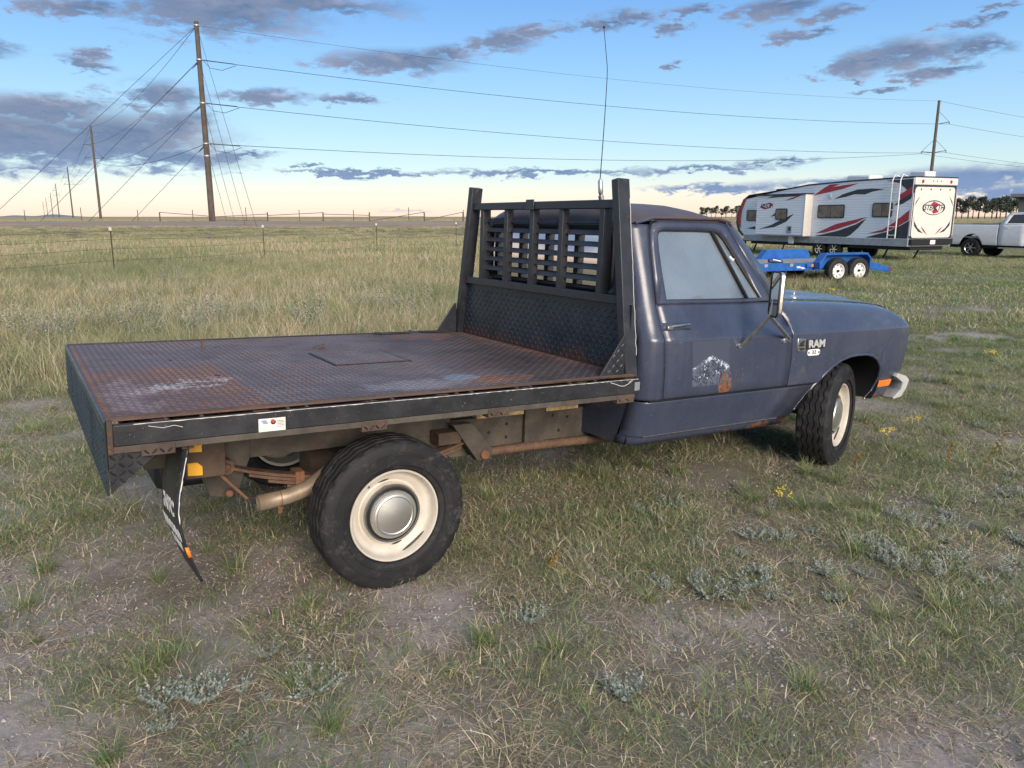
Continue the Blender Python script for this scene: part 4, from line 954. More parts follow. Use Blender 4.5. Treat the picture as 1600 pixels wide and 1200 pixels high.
def clod_patch(name, n, seed):
    r = np.random.default_rng(seed); V = []; F = []; C_ = []
    base = [(1, 0, 0), (0, 1, 0), (-1, 0, 0), (0, -1, 0), (0, 0, .8)]
    for i in range(n):
        a = r.random() * 6.283; q = .30 * r.random() ** .5; s = .0025 + .008 * r.random() ** 4; o = len(V); kk = r.random()
        for b_ in base: V.append(tuple(np.array([q * math.cos(a), q * math.sin(a), 0]) + np.array(b_) * s * (.6 + .8 * r.random(3))))
        F += [(o, o + 1, o + 4), (o + 1, o + 2, o + 4), (o + 2, o + 3, o + 4), (o + 3, o, o + 4)]
        col = np.array((.30, .26, .24)) * (.5 + kk) if r.random() < .95 else np.array((.50, .47, .44)); C_ += [(*col, 1)] * 5
    me = bpy.data.meshes.new(name); me.from_pydata(V, [], F); ca = me.attributes.new('tint', 'FLOAT_COLOR', 'POINT'); ca.data.foreach_set('color', np.array(C_, np.float32).ravel()); me.materials.append(SAGE)
    return bpy.data.objects.new(name, me)
SAGE = bpy.data.materials.new('matte_tint'); SAGE.use_nodes = True
_g = G(SAGE.node_tree); _a = _g.node('ShaderNodeAttribute', attribute_name='tint'); _g.link(_a.outputs['Color'], SAGE.node_tree.nodes['Principled BSDF'].inputs['Base Color']); SAGE.node_tree.nodes['Principled BSDF'].inputs['Roughness'].default_value = .9
clods = source('clod_patches', [clod_patch('clods_%d' % k, 170, 260 + k) for k in range(3)])
P = wedge(.7, 7, 14.0); scatter('soil_crumbs', P, rng.uniform(.7, 1.2, len(P)), clods, 'small crumbs of soil and grit on the bare ground', 'gravel', tilt=.01)
tyre_pts = [TO + R0 @ Vector((x, y, 0)) for x in (0, 3.385) for y in (-.862, .862)]
def clear_tyres(p, r=.16):
    k = np.ones(len(p), bool)
    for t in tyre_pts: k &= np.hypot(p[:, 0] - t.x, p[:, 1] - t.y) > r
    return k
def keep_if(p, prob): return p[rng.random(len(p)) < prob]
P = wedge(.7, 13, 19.0); c = cover(P[:, 0], P[:, 1]); pr = in_prairie(P[:, 0], P[:, 1]); P = keep_if(P, np.clip(c * 1.0 + .03, 0, 1) * (1 - pr)); P = P[clear_tyres(P, .22)]
scatter('short_grass', P, rng.uniform(.6, 1.15, len(P)), short, 'short patchy green and straw grass cropped low around the truck', 'grass')
P = wedge(.7, 9, 13.0); P = keep_if(P, (1 - in_prairie(P[:, 0], P[:, 1])) * .9)
scatter('grass_litter', P, rng.uniform(.6, 1.2, len(P)), litter, 'dry straw litter lying flat on the bare soil', 'straw', tilt=.02)
P = wedge(.7, 14, 10.0); c = cover(P[:, 0], P[:, 1]); P = keep_if(P, (.16 + .65 * c * sstep(.42, .60, fbm(P[:, 0] * 1.3, P[:, 1] * 1.3, 71, 3))) * (1 - in_prairie(P[:, 0], P[:, 1]))); P = P[clear_tyres(P)]
scatter('grass_tufts', P, rng.uniform(.35, .85, len(P)), tufts, 'green grass tufts standing out of the cropped turf', 'grass')
P = wedge(.7, 14, 6.0); P = keep_if(P, (.12 + .6 * sstep(.48, .64, fbm(P[:, 0] * 1.1, P[:, 1] * 1.1, 81, 3))) * (1 - in_prairie(P[:, 0], P[:, 1]))); P = P[clear_tyres(P)]
scatter('dry_grass', P, rng.uniform(.6, 1.2, len(P)), drys, 'thin bleached dry grass stems among the turf', 'grass')
P = wedge(12, 47, lambda y: 5.0 - 2.6 * (y - 12) / 35); c = cover(P[:, 0] * .5, P[:, 1] * .5); P = keep_if(P, np.clip(.35 + .65 * c, 0, 1) * (1 - in_prairie(P[:, 0], P[:, 1])))
scatter('pasture_grass', P, rng.uniform(.7, 1.2, len(P)), mid, 'short green pasture grass between the truck and the white trailer', 'grass')
P = wedge(7, 30, lambda y: 15.0 - 8.0 * (y - 7) / 23); P = keep_if(P, in_prairie(P[:, 0], P[:, 1]) * (.55 + .45 * sstep(.3, .55, fbm(P[:, 0] * .7, P[:, 1] * .7, 91, 3))))
scatter('prairie_grass', P, rng.uniform(.6, 1.25, len(P)) * (.75 + .5 * fbm(P[:, 0] * .4, P[:, 1] * .4, 95, 3)), pr_a, 'tall uncut green and straw prairie grass beyond the flatbed', 'grass')
P = wedge(28, 150, lambda y: 1.9 - 1.45 * min(1, (y - 28) / 70)); P = keep_if(P, in_prairie(P[:, 0], P[:, 1])); P = P[np.abs(P[:, 1] - (82 + P[:, 0] * .02)) > 8.2]; P = P[~((np.abs(P[:, 0] - 14) < 10) & (P[:, 1] < 44))]
scatter('far_prairie_grass', P, rng.uniform(.6, 1.1, len(P)) * (1 - .55 * sstep(44, 62, P[:, 1])), pr_b, 'far straw coloured prairie grass stretching to the dirt road', 'grass')
plume = source('plume_patches', [patch('plume_%d' % k, 60, .35, .35, .62, .0065, .25, .9, [(STRAW, 1.0)], 240 + k) for k in range(3)])
P = wedge(8, 40, lambda y: 2.4 - 1.4 * (y - 8) / 32); P = keep_if(P, in_prairie(P[:, 0], P[:, 1]) * sstep(.50, .62, fbm(P[:, 0] * .45, P[:, 1] * .45, 97, 3))); P = P[~((np.abs(P[:, 0] - 14) < 10) & (P[:, 1] < 44))]
scatter('straw_plumes', P, rng.uniform(.6, 1.0, len(P)), plume, 'pale dry plumes of bleached grass rising above the prairie', 'grass')
# tall weeds by the far vehicles
P = np.concatenate([np.stack([rng.uniform(13, 27, 170), rng.uniform(26.0, 28.2, 170) + rng.normal(0, .6, 170)], -1), np.stack([rng.uniform(5.2, 9.2, 130), rng.uniform(18.6, 22.5, 130)], -1)])
scatter('weed_strip', P, rng.uniform(.6, 1.0, len(P)), pr_a, 'rank green weeds left uncut under the parked trailers', 'weeds')

# silvery sage plants, one object each
def sage_mesh(seed, n_st, hh, spread):
    r = np.random.default_rng(seed); V = []; F = []; C_ = []
    for i in range(n_st):
        a = r.random() * 6.283; ln = spread * (.3 + .7 * r.random()); top = np.array([math.cos(a) * ln, math.sin(a) * ln, hh * (.5 + .5 * r.random())]); b0 = np.array([math.cos(a) * .02, math.sin(a) * .02, -.004])
        nl = 13
        for k in range(nl):
            t = (k + 1) / nl; p = b0 + (top - b0) * np.array([t ** .8, t ** .8, t ** 1.3])
            for q in range(2):
                la = r.random() * 6.283; L_ = .020 * (1.2 - .5 * t) * (.7 + .6 * r.random()); d = np.array([math.cos(la), math.sin(la), .55]) * L_; sd = np.array([-math.sin(la), math.cos(la), .2]) * L_ * .34
                o = len(V); V += [tuple(p), tuple(p + d * .5 + sd), tuple(p + d), tuple(p + d * .5 - sd)]; F.append((o, o + 1, o + 2, o + 3))
                kk = .75 + .5 * r.random(); col = np.array((.26, .30, .25) if r.random() < .75 else (.40, .39, .32)) * kk; C_ += [(*col, 1)] * 4
        o = len(V); w = .0016; V += [tuple(b0 + (-w, 0, 0)), tuple(b0 + (w, 0, 0)), tuple(top)]; F.append((o, o + 1, o + 2)); C_ += [(.30, .27, .21, 1)] * 3
    me = bpy.data.meshes.new('sage_plant'); me.from_pydata(V, [], F); ca = me.attributes.new('tint', 'FLOAT_COLOR', 'POINT'); ca.data.foreach_set('color', np.array(C_, np.float32).ravel()); me.materials.append(SAGE); return me
sm = [sage_mesh(300, 16, .11, .12), sage_mesh(301, 20, .14, .16), sage_mesh(302, 12, .17, .11), sage_mesh(303, 24, .10, .20)]
sage_spots = []
def ground_at(px, py):
    Pt = math.atan(261.5 / 1202); u, v = (px - 800) / 1202, (py - 600) / 1202
    t = CAM_H / (math.sin(Pt) + v * math.cos(Pt)); return u * t, (math.cos(Pt) - v * math.sin(Pt)) * t
for (cx_, cy_, n, sx, sy2, lab_) in ((1230, 830, 10, 70, 28, 'in the wide patch off the front wheel'), (1310, 880, 8, 60, 26, 'in the wide patch off the front wheel'), (1440, 875, 9, 70, 32, 'in the wide patch off the front wheel'), (1570, 850, 9, 50, 45, 'in the wide patch off the front wheel'), (1390, 805, 5, 60, 14, 'in the wide patch off the front wheel'), (1035, 820, 4, 30, 18, 'in the sparse bit off the cab sill'), (1100, 925, 6, 60, 26, 'in the loose patch off the door'), (1180, 930, 5, 50, 20, 'in the loose patch off the door'), (960, 1085, 3, 30, 14, 'among the few well out from the door'), (350, 1095, 9, 60, 30, 'in the clump behind the rear wheel'), (230, 1120, 4, 40, 20, 'in the clump behind the rear wheel'), (1530, 560, 9, 80, 26, 'in the patch ahead of the front bumper'), (1570, 640, 7, 60, 34, 'in the patch ahead of the front bumper'), (1480, 600, 7, 50, 30, 'in the patch ahead of the front bumper'), (1580, 780, 6, 60, 30, 'in the wide patch off the front wheel'), (1520, 905, 6, 70, 25, 'in the wide patch off the front wheel'), (860, 970, 3, 60, 30, 'on bare soil just ahead of the rear wheel')):
    for _ in range(n): sage_spots.append((*ground_at(cx_ + random.gauss(0, sx * 1.0), cy_ + random.gauss(0, sy2 * .95)), lab_))
for i, (x, y, lab_) in enumerate(sage_spots):
    o = bpy.data.objects.new('sage_plant', sm[i % 4]); COL.objects.link(o); o.location = (x, y, float(ground_z(x, y))); o.rotation_euler = (0, 0, random.random() * 6.28); k = random.uniform(.3, .7); o.scale = (k, k, k)
    tag(o, 'low silvery grey sage plant ' + lab_, 'plant', 'sage plants ' + lab_)
far_sage = [(170, 495), (100, 515), (220, 510), (330, 485), (300, 500), (345, 490), (60, 520), (280, 430), (150, 450), (620, 470), (560, 465), (20, 500), (490, 490), (660, 480), (410, 480), (240, 490)]
sm2 = [sage_mesh(310, 40, .34, .30), sage_mesh(311, 34, .42, .26)]
for i, (px, py) in enumerate(far_sage):
    x, y = ground_at(px + random.uniform(-14, 14), py + 22); o = bpy.data.objects.new('sage_bush', sm2[i % 2]); COL.objects.link(o); o.location = (x, y, float(ground_z(x, y))); o.rotation_euler = (0, 0, random.random() * 6.28); k = random.uniform(1.3, 1.8); o.scale = (k, k, k)
    tag(o, 'pale silvery sage bush among the tall prairie grass', 'bush', 'sage bushes in the prairie grass')
# yellow flowered weeds
def weed_mesh(seed, h_):
    r = np.random.default_rng(seed); st = MB(); fl = MB()
    for i in range(5):
        a = r.random() * 6.28; tp = Vector((math.cos(a) * h_ * .35, math.sin(a) * h_ * .35, h_ * (.7 + .3 * r.random())))
        st.tube([(0, 0, -.005), tp * .5 + Vector((0, 0, h_ * .08)), tp], .0016, 4)
        for k in range(7):
            q = tp + Vector(r.normal(0, .016, 3)); s_ = .009
            fl.add([q + Vector((s_, 0, 0)), q + Vector((0, s_, .003)), q + Vector((-s_, 0, 0)), q + Vector((0, -s_, .003)), q + Vector((0, 0, s_))], [(0, 1, 4), (1, 2, 4), (2, 3, 4), (3, 0, 4)])
    return st, fl
fm = plain('yellow_petals', (.80, .58, .05), .7); stm = plain('weed_stem', (.13, .15, .06), .8)
wr = thing('yellow_weed', 'spindly weed topped with small yellow flowers in the grass', 'weed', group='yellow flowered weeds')
a_, b_ = weed_mesh(5, .17); a_.build('stem', stm, wr); b_.build('flower_head', fm, wr, merge=False, kind='stuff')
for i, (px, py) in enumerate([(1424, 662), (1384, 682), (1222, 785), (55, 515), (30, 528), (498, 470), (515, 468), (1350, 445), (1300, 452), (1545, 560)]):
    r_ = wr if i == 0 else dup(wr); x, y = ground_at(px, py + 8); r_.location = (x, y, float(ground_z(x, y))); r_.rotation_euler = (0, 0, i * 1.3); k = .7 if y < 7 else .95; r_.scale = (k, k, k)
    for ch in r_.children: ch.matrix_parent_inverse = Matrix.Identity(4)
# brown dock stalks
def stalk_mesh(seed, h_):
    r = np.random.default_rng(seed); mb = MB()
    mb.tube([(0, 0, -.01), (.02, 0, h_ * .5), (.05, .01, h_)], [.003, .0025, .001], 5)
    for k in range(60):
        t = .35 + .65 * r.random(); c = Vector((.05 * t, .005, h_ * t)) + Vector(r.normal(0, .008, 3)); d = Vector(r.normal(0, 1, 3)).normalized() * .012; e = Vector(r.normal(0, 1, 3)).normalized() * .006; mb.add([c - d, c + e, c + d, c - e], [(0, 1, 2, 3)])
    return mb
dm = plain('dock_seed', (.20, .13, .035), .8, var=.4)
for i, (px, py, hh, tl) in enumerate([(1477, 738, .24, -.1), (1525, 745, .38, .35), (1330, 730, .10, .1), (850, 898, .12, .1)]):
    x, y = ground_at(px, py); o = stalk_mesh(60 + i, hh).build('dock_stalk', dm, None, merge=False); o.location = (x, y, float(ground_z(x, y))); o.rotation_euler = (0, tl, 0)
    tag(o, 'olive brown seed stalk standing up from the turf', 'weed', 'dock stalks beside the truck')

# ------------------------------------------------------------ parked trailers and pickup
def gz(x, y): return float(ground_z(x, y))
def small_wheel(name, parent, loc, r, hw, rimr, s, rimmat, spokes=0, holes=0):
    o = MB().lathe([(rimr, -hw * .8), (rimr + .02, -hw), (r - .05, -hw), (r - .012, -hw * .82), (r, -hw * .6), (r, -hw * .2), (r - .006, -hw * .15), (r - .006, hw * .15), (r, hw * .2), (r, hw * .6), (r - .012, hw * .82), (r - .05, hw), (rimr + .02, hw), (rimr, hw * .8)], 40).build(name, M['rubber'], parent, sharp=30)
    o.location = loc
    if spokes:
        MB().lathe([(rimr, hw * .85 * s), (rimr * .93, hw * .7 * s), (rimr * .93, -hw * .5 * s)], 32).build('rim', rimmat, o)
        MB().lathe([(rimr * .93, hw * .2 * s), (0, hw * .2 * s)], 24).build('brake_shadow', M['black'], o)
        for k in range(spokes):
            a = 2 * math.pi * k / spokes; MB().bar((.03 * math.cos(a), hw * .62 * s, .03 * math.sin(a)), (rimr * .95 * math.cos(a), hw * .66 * s, rimr * .95 * math.sin(a)), rimr * .20, .02, (0, 1, 0)).build('spoke', rimmat, o)
        MB().lathe([(0, hw * .78 * s), (rimr * .22, hw * .74 * s), (rimr * .24, hw * .5 * s)], 16).build('hub', rimmat, o)
    else:
        MB().lathe([(rimr, hw * .85 * s), (rimr * .93, hw * .80 * s), (rimr * .86, hw * .35 * s), (rimr * .62, hw * .30 * s), (rimr * .5, hw * .45 * s), (rimr * .3, hw * .45 * s), (0, hw * .45 * s)], 32).build('rim', rimmat, o)
        for k in range(holes):
            a = 2 * math.pi * k / holes; MB().lathe([(0, 0), (rimr * .10, 0)], 10, c=(rimr * .74 * math.cos(a), (hw * .34 + .004) * s, rimr * .74 * math.sin(a))).build('rim_hole', M['black'], o)
        MB().lathe([(0, hw * .95 * s), (rimr * .16, hw * .9 * s), (rimr * .18, hw * .45 * s)], 12).build('hub', M['seal'], o)
    return o
M['rv_white'] = plain('rv_white', (.62, .64, .66), .35, var=.03)
def siding():
    m, g, b = newmat('rv_siding'); v, x, y, z = g.coords()
    w = (z * (2 * math.pi / .105))._m('SINE'); b.inputs['Base Color'].default_value = (.72, .75, .79, 1); b.inputs['Roughness'].default_value = .32
    g.link(g.bump(w, .4, .006), b.inputs['Normal']); return m
M['siding'] = siding(); M['rv_warm_lit'] = plain('rv_warm_lit', (.70, .65, .58), .4, var=.03); M['rv_red'] = plain('rv_red', (.36, .022, .04), .35); M['rv_black'] = plain('rv_black', (.022, .028, .04), .35)  # cream is white with warm light painted in, for rear-facing panels
M['rv_grey'] = plain('rv_grey', (.30, .32, .34), .45); M['galv'] = plain('galv_grey', (.45, .45, .44), .4, .5)
def rv():
    yaw = rad(114.3); l = Vector((-math.sin(yaw), math.cos(yaw), 0)); o2 = Vector((16.35, 30.45, 0)) + l * .15
    t = thing('travel_trailer', 'white travel trailer with red and black swooshes and a roof ladder', 'trailer', (o2.x, o2.y, gz(o2.x, o2.y)), yaw)
    HW = 1.20
    side = [(0, .88), (9.3, .82), (9.62, 1.05), (9.78, 1.45), (9.70, 1.95), (9.35, 2.52), (9.05, 2.70), (7.6, 2.80), (5.2, 3.05), (3.0, 3.12), (0, 3.16)]
    MB().prism(side, lambda u, v, w: (u, w, v), -HW, HW).build('body', M['siding'], t, smooth=False)
    MB().prism([(-.02, 3.17), (3.0, 3.13), (5.2, 3.06), (7.6, 2.81), (9.07, 2.71), (9.40, 2.53), (9.30, 2.56), (9.0, 2.75), (7.6, 2.86), (5.2, 3.11), (3.0, 3.18), (-.02, 3.22)], lambda u, v, w: (u, w, v), -HW - .02, HW + .02).build('roof', M['rv_black'], t)
    fr = [(9.3, .80), (9.64, 1.05), (9.81, 1.45), (9.73, 1.97), (9.37, 2.56), (9.28, 2.50), (9.55, 1.95), (9.62, 1.45), (9.48, 1.08), (9.2, .86)]
    for w0, w1 in ((HW + .002, HW + .02), (-HW - .02, -HW - .002)): MB().prism(fr, lambda u, v, w: (u, w, v), w0, w1).build('front_corner_trim', M['rv_black'], t)
    MB().prism([(9.45, 1.2), (9.70, 1.5), (9.62, 2.0), (9.30, 2.55), (9.12, 2.62), (9.42, 2.05), (9.48, 1.6)], lambda u, v, w: (u, w, v), HW + .021, HW + .026).build('red_swoosh', M['rv_red'], t)
    MB().box((-.0, -HW - .004, .60), (9.2, HW + .004, .875)).build('skirt', M['rv_grey'], t)
    MB().box((.1, -.9, .45), (9.0, .9, .70)).build('chassis', M['black'], t)
    # slide-out
    so = MB().box((4.95, HW - .1, .92), (7.95, HW + .42, 2.66)).build('slide_out', M['siding'], t, bevel=.01)
    MB().box((4.925, HW, .90), (4.948, HW + .44, 2.68)).build('slide_end', M['rv_warm_lit'], so)  # rear-facing end of the slide-out, warm light put into its colour
    MB().box((4.90, HW + .02, .88), (8.0, HW + .46, .905)).build('slide_floor_trim', M['rv_grey'], so)
    MB().box((4.88, HW + .02, 2.68), (8.0, HW + .48, 2.72)).build('slide_topper', M['rv_black'], so)
    def window(x0, x1, z0, z1, y, par, split=True):
        f = MB().prism(rrect((x0 + x1) / 2, (z0 + z1) / 2, (x1 - x0) / 2, (z1 - z0) / 2, .08, 4), lambda u, v, w: (u, y + w, v), .002, .03).build('window', M['rv_black'], par)
        n = 2 if split else 1
        for k in range(n):
            a = x0 + .05 + (x1 - x0 - .07) * k / n; b_ = x0 + .02 + (x1 - x0 - .07) * (k + 1) / n
            MB().prism(rrect((a + b_) / 2, (z0 + z1) / 2, (b_ - a) / 2, (z1 - z0) / 2 - .05, .04, 3), lambda u, v, w: (u, y + w, v), .031, .034).build('pane', M['tan_glass'], f)
    window(8.20, 9.08, 1.52, 2.04, HW, t, False); window(5.95, 6.68, 1.58, 2.08, HW + .42, so); window(3.15, 4.60, 1.66, 2.22, HW, t); window(.82, 1.75, 1.70, 2.26, HW, t)
    def sw(poly, mat, nm, y=HW, par=None, k=0): MB().prism(poly, lambda u, v, w: (u, y + w, v), .003 + k, .006 + k).build(nm, M[mat], par or t, smooth=False)
    sw([(4.92, 2.62), (4.35, 2.93), (4.05, 3.05), (3.5, 3.06), (3.9, 2.94), (3.3, 3.0), (2.55, 3.05), (3.3, 2.86), (4.2, 2.72)], 'rv_red', 'red_swoosh')
    sw([(3.75, 2.45), (3.3, 2.64), (2.6, 2.80), (1.9, 2.82), (1.25, 2.78), (1.85, 2.70), (2.2, 2.60), (2.7, 2.62), (3.2, 2.52)], 'rv_black', 'black_swoosh')
    sw([(4.62, 1.02), (3.55, 1.42), (2.6, 1.60), (1.98, 1.72), (2.5, 1.48), (3.5, 1.20), (4.2, 1.04)], 'rv_red', 'red_swoosh')
    sw([(4.7, .90), (4.2, .99), (3.4, 1.15), (2.5, 1.42), (2.0, 1.66), (2.35, 1.30), (2.75, .98), (2.95, .90)], 'rv_black', 'black_swoosh')
    sw([(1.95, 1.05), (1.2, 1.22), (.7, 1.50), (.05, 1.98), (.05, 1.60), (.6, 1.30), (1.2, 1.12)], 'rv_red', 'red_swoosh')
    sw([(2.0, .90), (1.5, 1.02), (.9, 1.16), (.4, 1.38), (.02, 1.58), (.02, .90)], 'rv_black', 'black_swoosh')
    sw([(1.2, 3.10), (.6, 2.98), (.30, 2.75), (.02, 2.45), (.02, 3.12)], 'rv_black', 'black_swoosh'); sw([(.55, 2.55), (.03, 2.85), (.03, 2.60), (.5, 2.35)], 'rv_red', 'red_swoosh', k=.004); sw([(.75, 2.15), (.35, 2.50), (.03, 2.62), (.03, 2.40), (.4, 2.20)], 'rv_black', 'black_swoosh', k=.002)
    sw([(9.05, 1.17), (8.5, 1.27), (8.1, 1.25), (7.45, 1.45), (7.95, 1.20), (8.5, 1.13)], 'rv_black', 'black_swoosh')
    sy2 = HW + .42
    sw([(7.7, 1.16), (6.9, 1.36), (6.3, 1.60), (5.55, 1.85), (6.0, 1.50), (6.7, 1.26)], 'rv_black', 'black_swoosh', sy2, so); sw([(7.0, 1.72), (6.6, 1.95), (6.2, 1.98), (6.5, 1.80)], 'rv_black', 'black_swoosh', sy2, so)
    sw([(7.3, 2.55), (6.9, 2.66), (5.2, 2.66), (5.6, 2.60), (6.6, 2.58)], 'rv_black', 'black_swoosh', sy2, so); sw([(6.2, 2.42), (5.3, 2.66), (5.1, 2.66), (5.7, 2.48)], 'rv_red', 'red_swoosh', sy2, so)
    sw([(7.75, 2.16), (7.4, 2.30), (7.1, 2.36), (6.9, 2.28), (7.1, 2.10), (7.4, 2.05)], 'rv_red', 'logo_disc', sy2, so); sw([(7.55, 2.19), (7.35, 2.28), (7.1, 2.29), (7.15, 2.14), (7.35, 2.12)], 'rv_white', 'logo_disc', sy2, so, .003)
    text_obj('logo_lettering', 'STEALTH', .25, lambda u, v, w: (7.30 - u * .78, sy2 + .012 + w, 2.21 + v), M['rv_black'], so, .001, .3)
    MB().box((5.62, sy2, 1.0), (5.92, sy2 + .02, 1.32)).build('vent_box', M['rv_grey'], so); MB().box((5.68, sy2 + .021, 1.12), (5.80, sy2 + .03, 1.27)).build('vent_grille', M['black'], so)
    MB().box((5.66, HW + .2, .55), (5.92, HW + .30, .90)).build('utility_door', M['rv_white'], t, bevel=.01)
    MB().lathe([(0, .02), (.10, .015), (.12, 0)], 18, c=(3.98, HW + .004, 2.56)).build('speaker_grille', M['rv_white'], t)
    # rear ramp door
    X = -.012
    MB().box((-.06, -HW + .02, 2.90), (.0, HW - .02, 3.17)).build('rear_cap', M['rv_warm_lit'], t, bevel=.03)
    MB().box((-.012, -HW + .01, .90), (0, HW - .01, 2.90)).build('rear_frame', M['rv_black'], t)
    MB().prism(rrect(0, 1.88, HW - .10, .95, .14, 5), lambda u, v, w: (-.03 + w, u, v), 0, .014).build('ramp_door', M['rv_warm_lit'], t)
    R3 = lambda u, v, w: (-.034 - w, -u, v)
    for sg in (-1, 1):
        MB().prism([(sg * 1.06, 1.75), (sg * 1.0, 1.55), (sg * .78, 1.30), (sg * .45, 1.10), (sg * .72, 1.16), (sg * .98, 1.38)], R3, 0, .003).build('black_swoosh', M['rv_black'], t, smooth=False)
        MB().prism([(sg * .62, 1.36), (sg * .45, 1.26), (sg * .22, 1.04), (sg * .42, 1.16)], R3, .0032, .005).build('red_swoosh', M['rv_red'], t, smooth=False)
        MB().prism([(sg * .80, 2.50), (sg * 1.0, 2.30), (sg * 1.05, 2.12), (sg * .97, 2.26)], R3, 0, .003).build('black_swoosh', M['rv_black'], t, smooth=False)
        MB().lathe([(0, 0), (.07, 0)], 12, 'x', (-.064, sg * .78, 3.03)).build('marker_light', M['rv_red'], t)
        MB().box((-.10, sg * .75 - .10, .78), (-.05, sg * .75 + .10, .87)).build('tail_light', M['rv_red'], t)
        MB().box((-.05, sg * (HW - .01) - .012, 1.0), (.0, sg * (HW - .01) + .012, 2.6)).build('door_hinge', M['rv_warm_lit'], t)
    for k in (-1, 0, 1): MB().lathe([(0, 0), (.03, 0)], 10, 'x', (-.064, k * .22, 3.05)).build('marker_light', M['rv_red'], t)
    for k in range(4): MB().lathe([(0, 0), (.035, 0)], 10, 'x', (-.035, -.8 + .53 * k, 2.74)).build('door_latch', M['rv_black'], t)
    MB().prism([(math.cos(a) * .58 * (1 if abs(math.cos(a)) < .8 else 1.1), 2.06 + math.sin(a) * .28) for a in np.linspace(0, 2 * math.pi, 24)[:-1]], R3, .0, .002).build('logo_disc', M['rv_black'], t, smooth=False)
    MB().prism([(math.cos(a) * .56, 2.055 + math.sin(a) * .245) for a in np.linspace(0, 2 * math.pi, 24)[:-1]], R3, .0022, .004).build('logo_disc', M['rv_warm_lit'], t, smooth=False)
    MB().prism([(-.05, 2.30), (.35, 2.18), (.10, 2.06), (.30, 1.90), (0, 1.83), (-.10, 1.92), (.05, 2.04), (-.2, 2.16)], R3, .0042, .005).build('logo_flash', M['rv_red'], t, smooth=False)
    text_obj('logo_lettering', 'STEALTH', .30, lambda u, v, w: (-.0415 - w, -u * .92, 2.055 + v), M['rv_black'], t, .001, .3, .006)
    MB().box((-.14, -HW + .05, .66), (.0, HW - .05, .89)).build('rear_bumper', M['black'], t, bevel=.01); MB().box((-.15, -.14, .68), (-.142, .14, .84)).build('licence_plate', M['white'], t)
    # ladder, roof gear, wheels
    for x in (.50, .86): MB().tube([(x, HW + .10, .90), (x, HW + .10, 3.1), (x, HW + .0, 3.30), (x, HW - .25, 3.24)], .022, 8).build('ladder_rail', M['white'], t)
    for k in range(7): MB().tube([(.50, HW + .10, 1.02 + k * .32), (.86, HW + .10, 1.02 + k * .32)], .016, 8).build('ladder_rung', M['white'], t)
    MB().box((2.7, -.35, 3.12), (3.9, .45, 3.42)).build('air_conditioner', M['rv_white'], t, bevel=.08); MB().box((.25, -.3, 3.15), (.95, .3, 3.44)).build('roof_vent', M['rv_white'], t, bevel=.05); MB().box((6.3, -.2, 2.86), (6.9, .3, 3.10)).build('roof_vent', M['rv_white'], t, bevel=.05); MB().box((7.4, -.2, 2.80), (8.2, .35, 3.02)).build('roof_vent', M['rv_black'], t, bevel=.08)
    for x in (4.46, 3.63):
        for s in (-1, 1): small_wheel('wheel', t, (x, s * (HW - .16), .36), .36, .11, .20, s, M['chrome'], 6)
    MB().prism([(5.05, .88), (4.9, .70), (4.85, .58), (4.6, .80), (3.5, .80), (3.2, .58), (3.1, .72), (3.0, .88)], lambda u, v, w: (u, w, v), HW + .006, HW + .02).build('wheel_skirt', M['rv_grey'], t)
    for x in (8.6, 1.1):
        for s in (-1, 1): MB().bar((x, s * .9, .5), (x + .25, s * .9, .0), .06, .04).build('stabiliser', M['black'], t)
    MB().bar((9.2, .5, .62), (10.6, 0, .55), .10, .12).bar((9.2, -.5, .62), (10.6, 0, .55), .10, .12).build('drawbar', M['black'], t); MB().bar((10.45, 0, .0), (10.45, 0, .75), .06, .06).build('tongue_jack', M['black'], t)
rv()
M['trailer_blue'] = plain('trailer_blue', (.012, .10, .36), .42, var=.2)
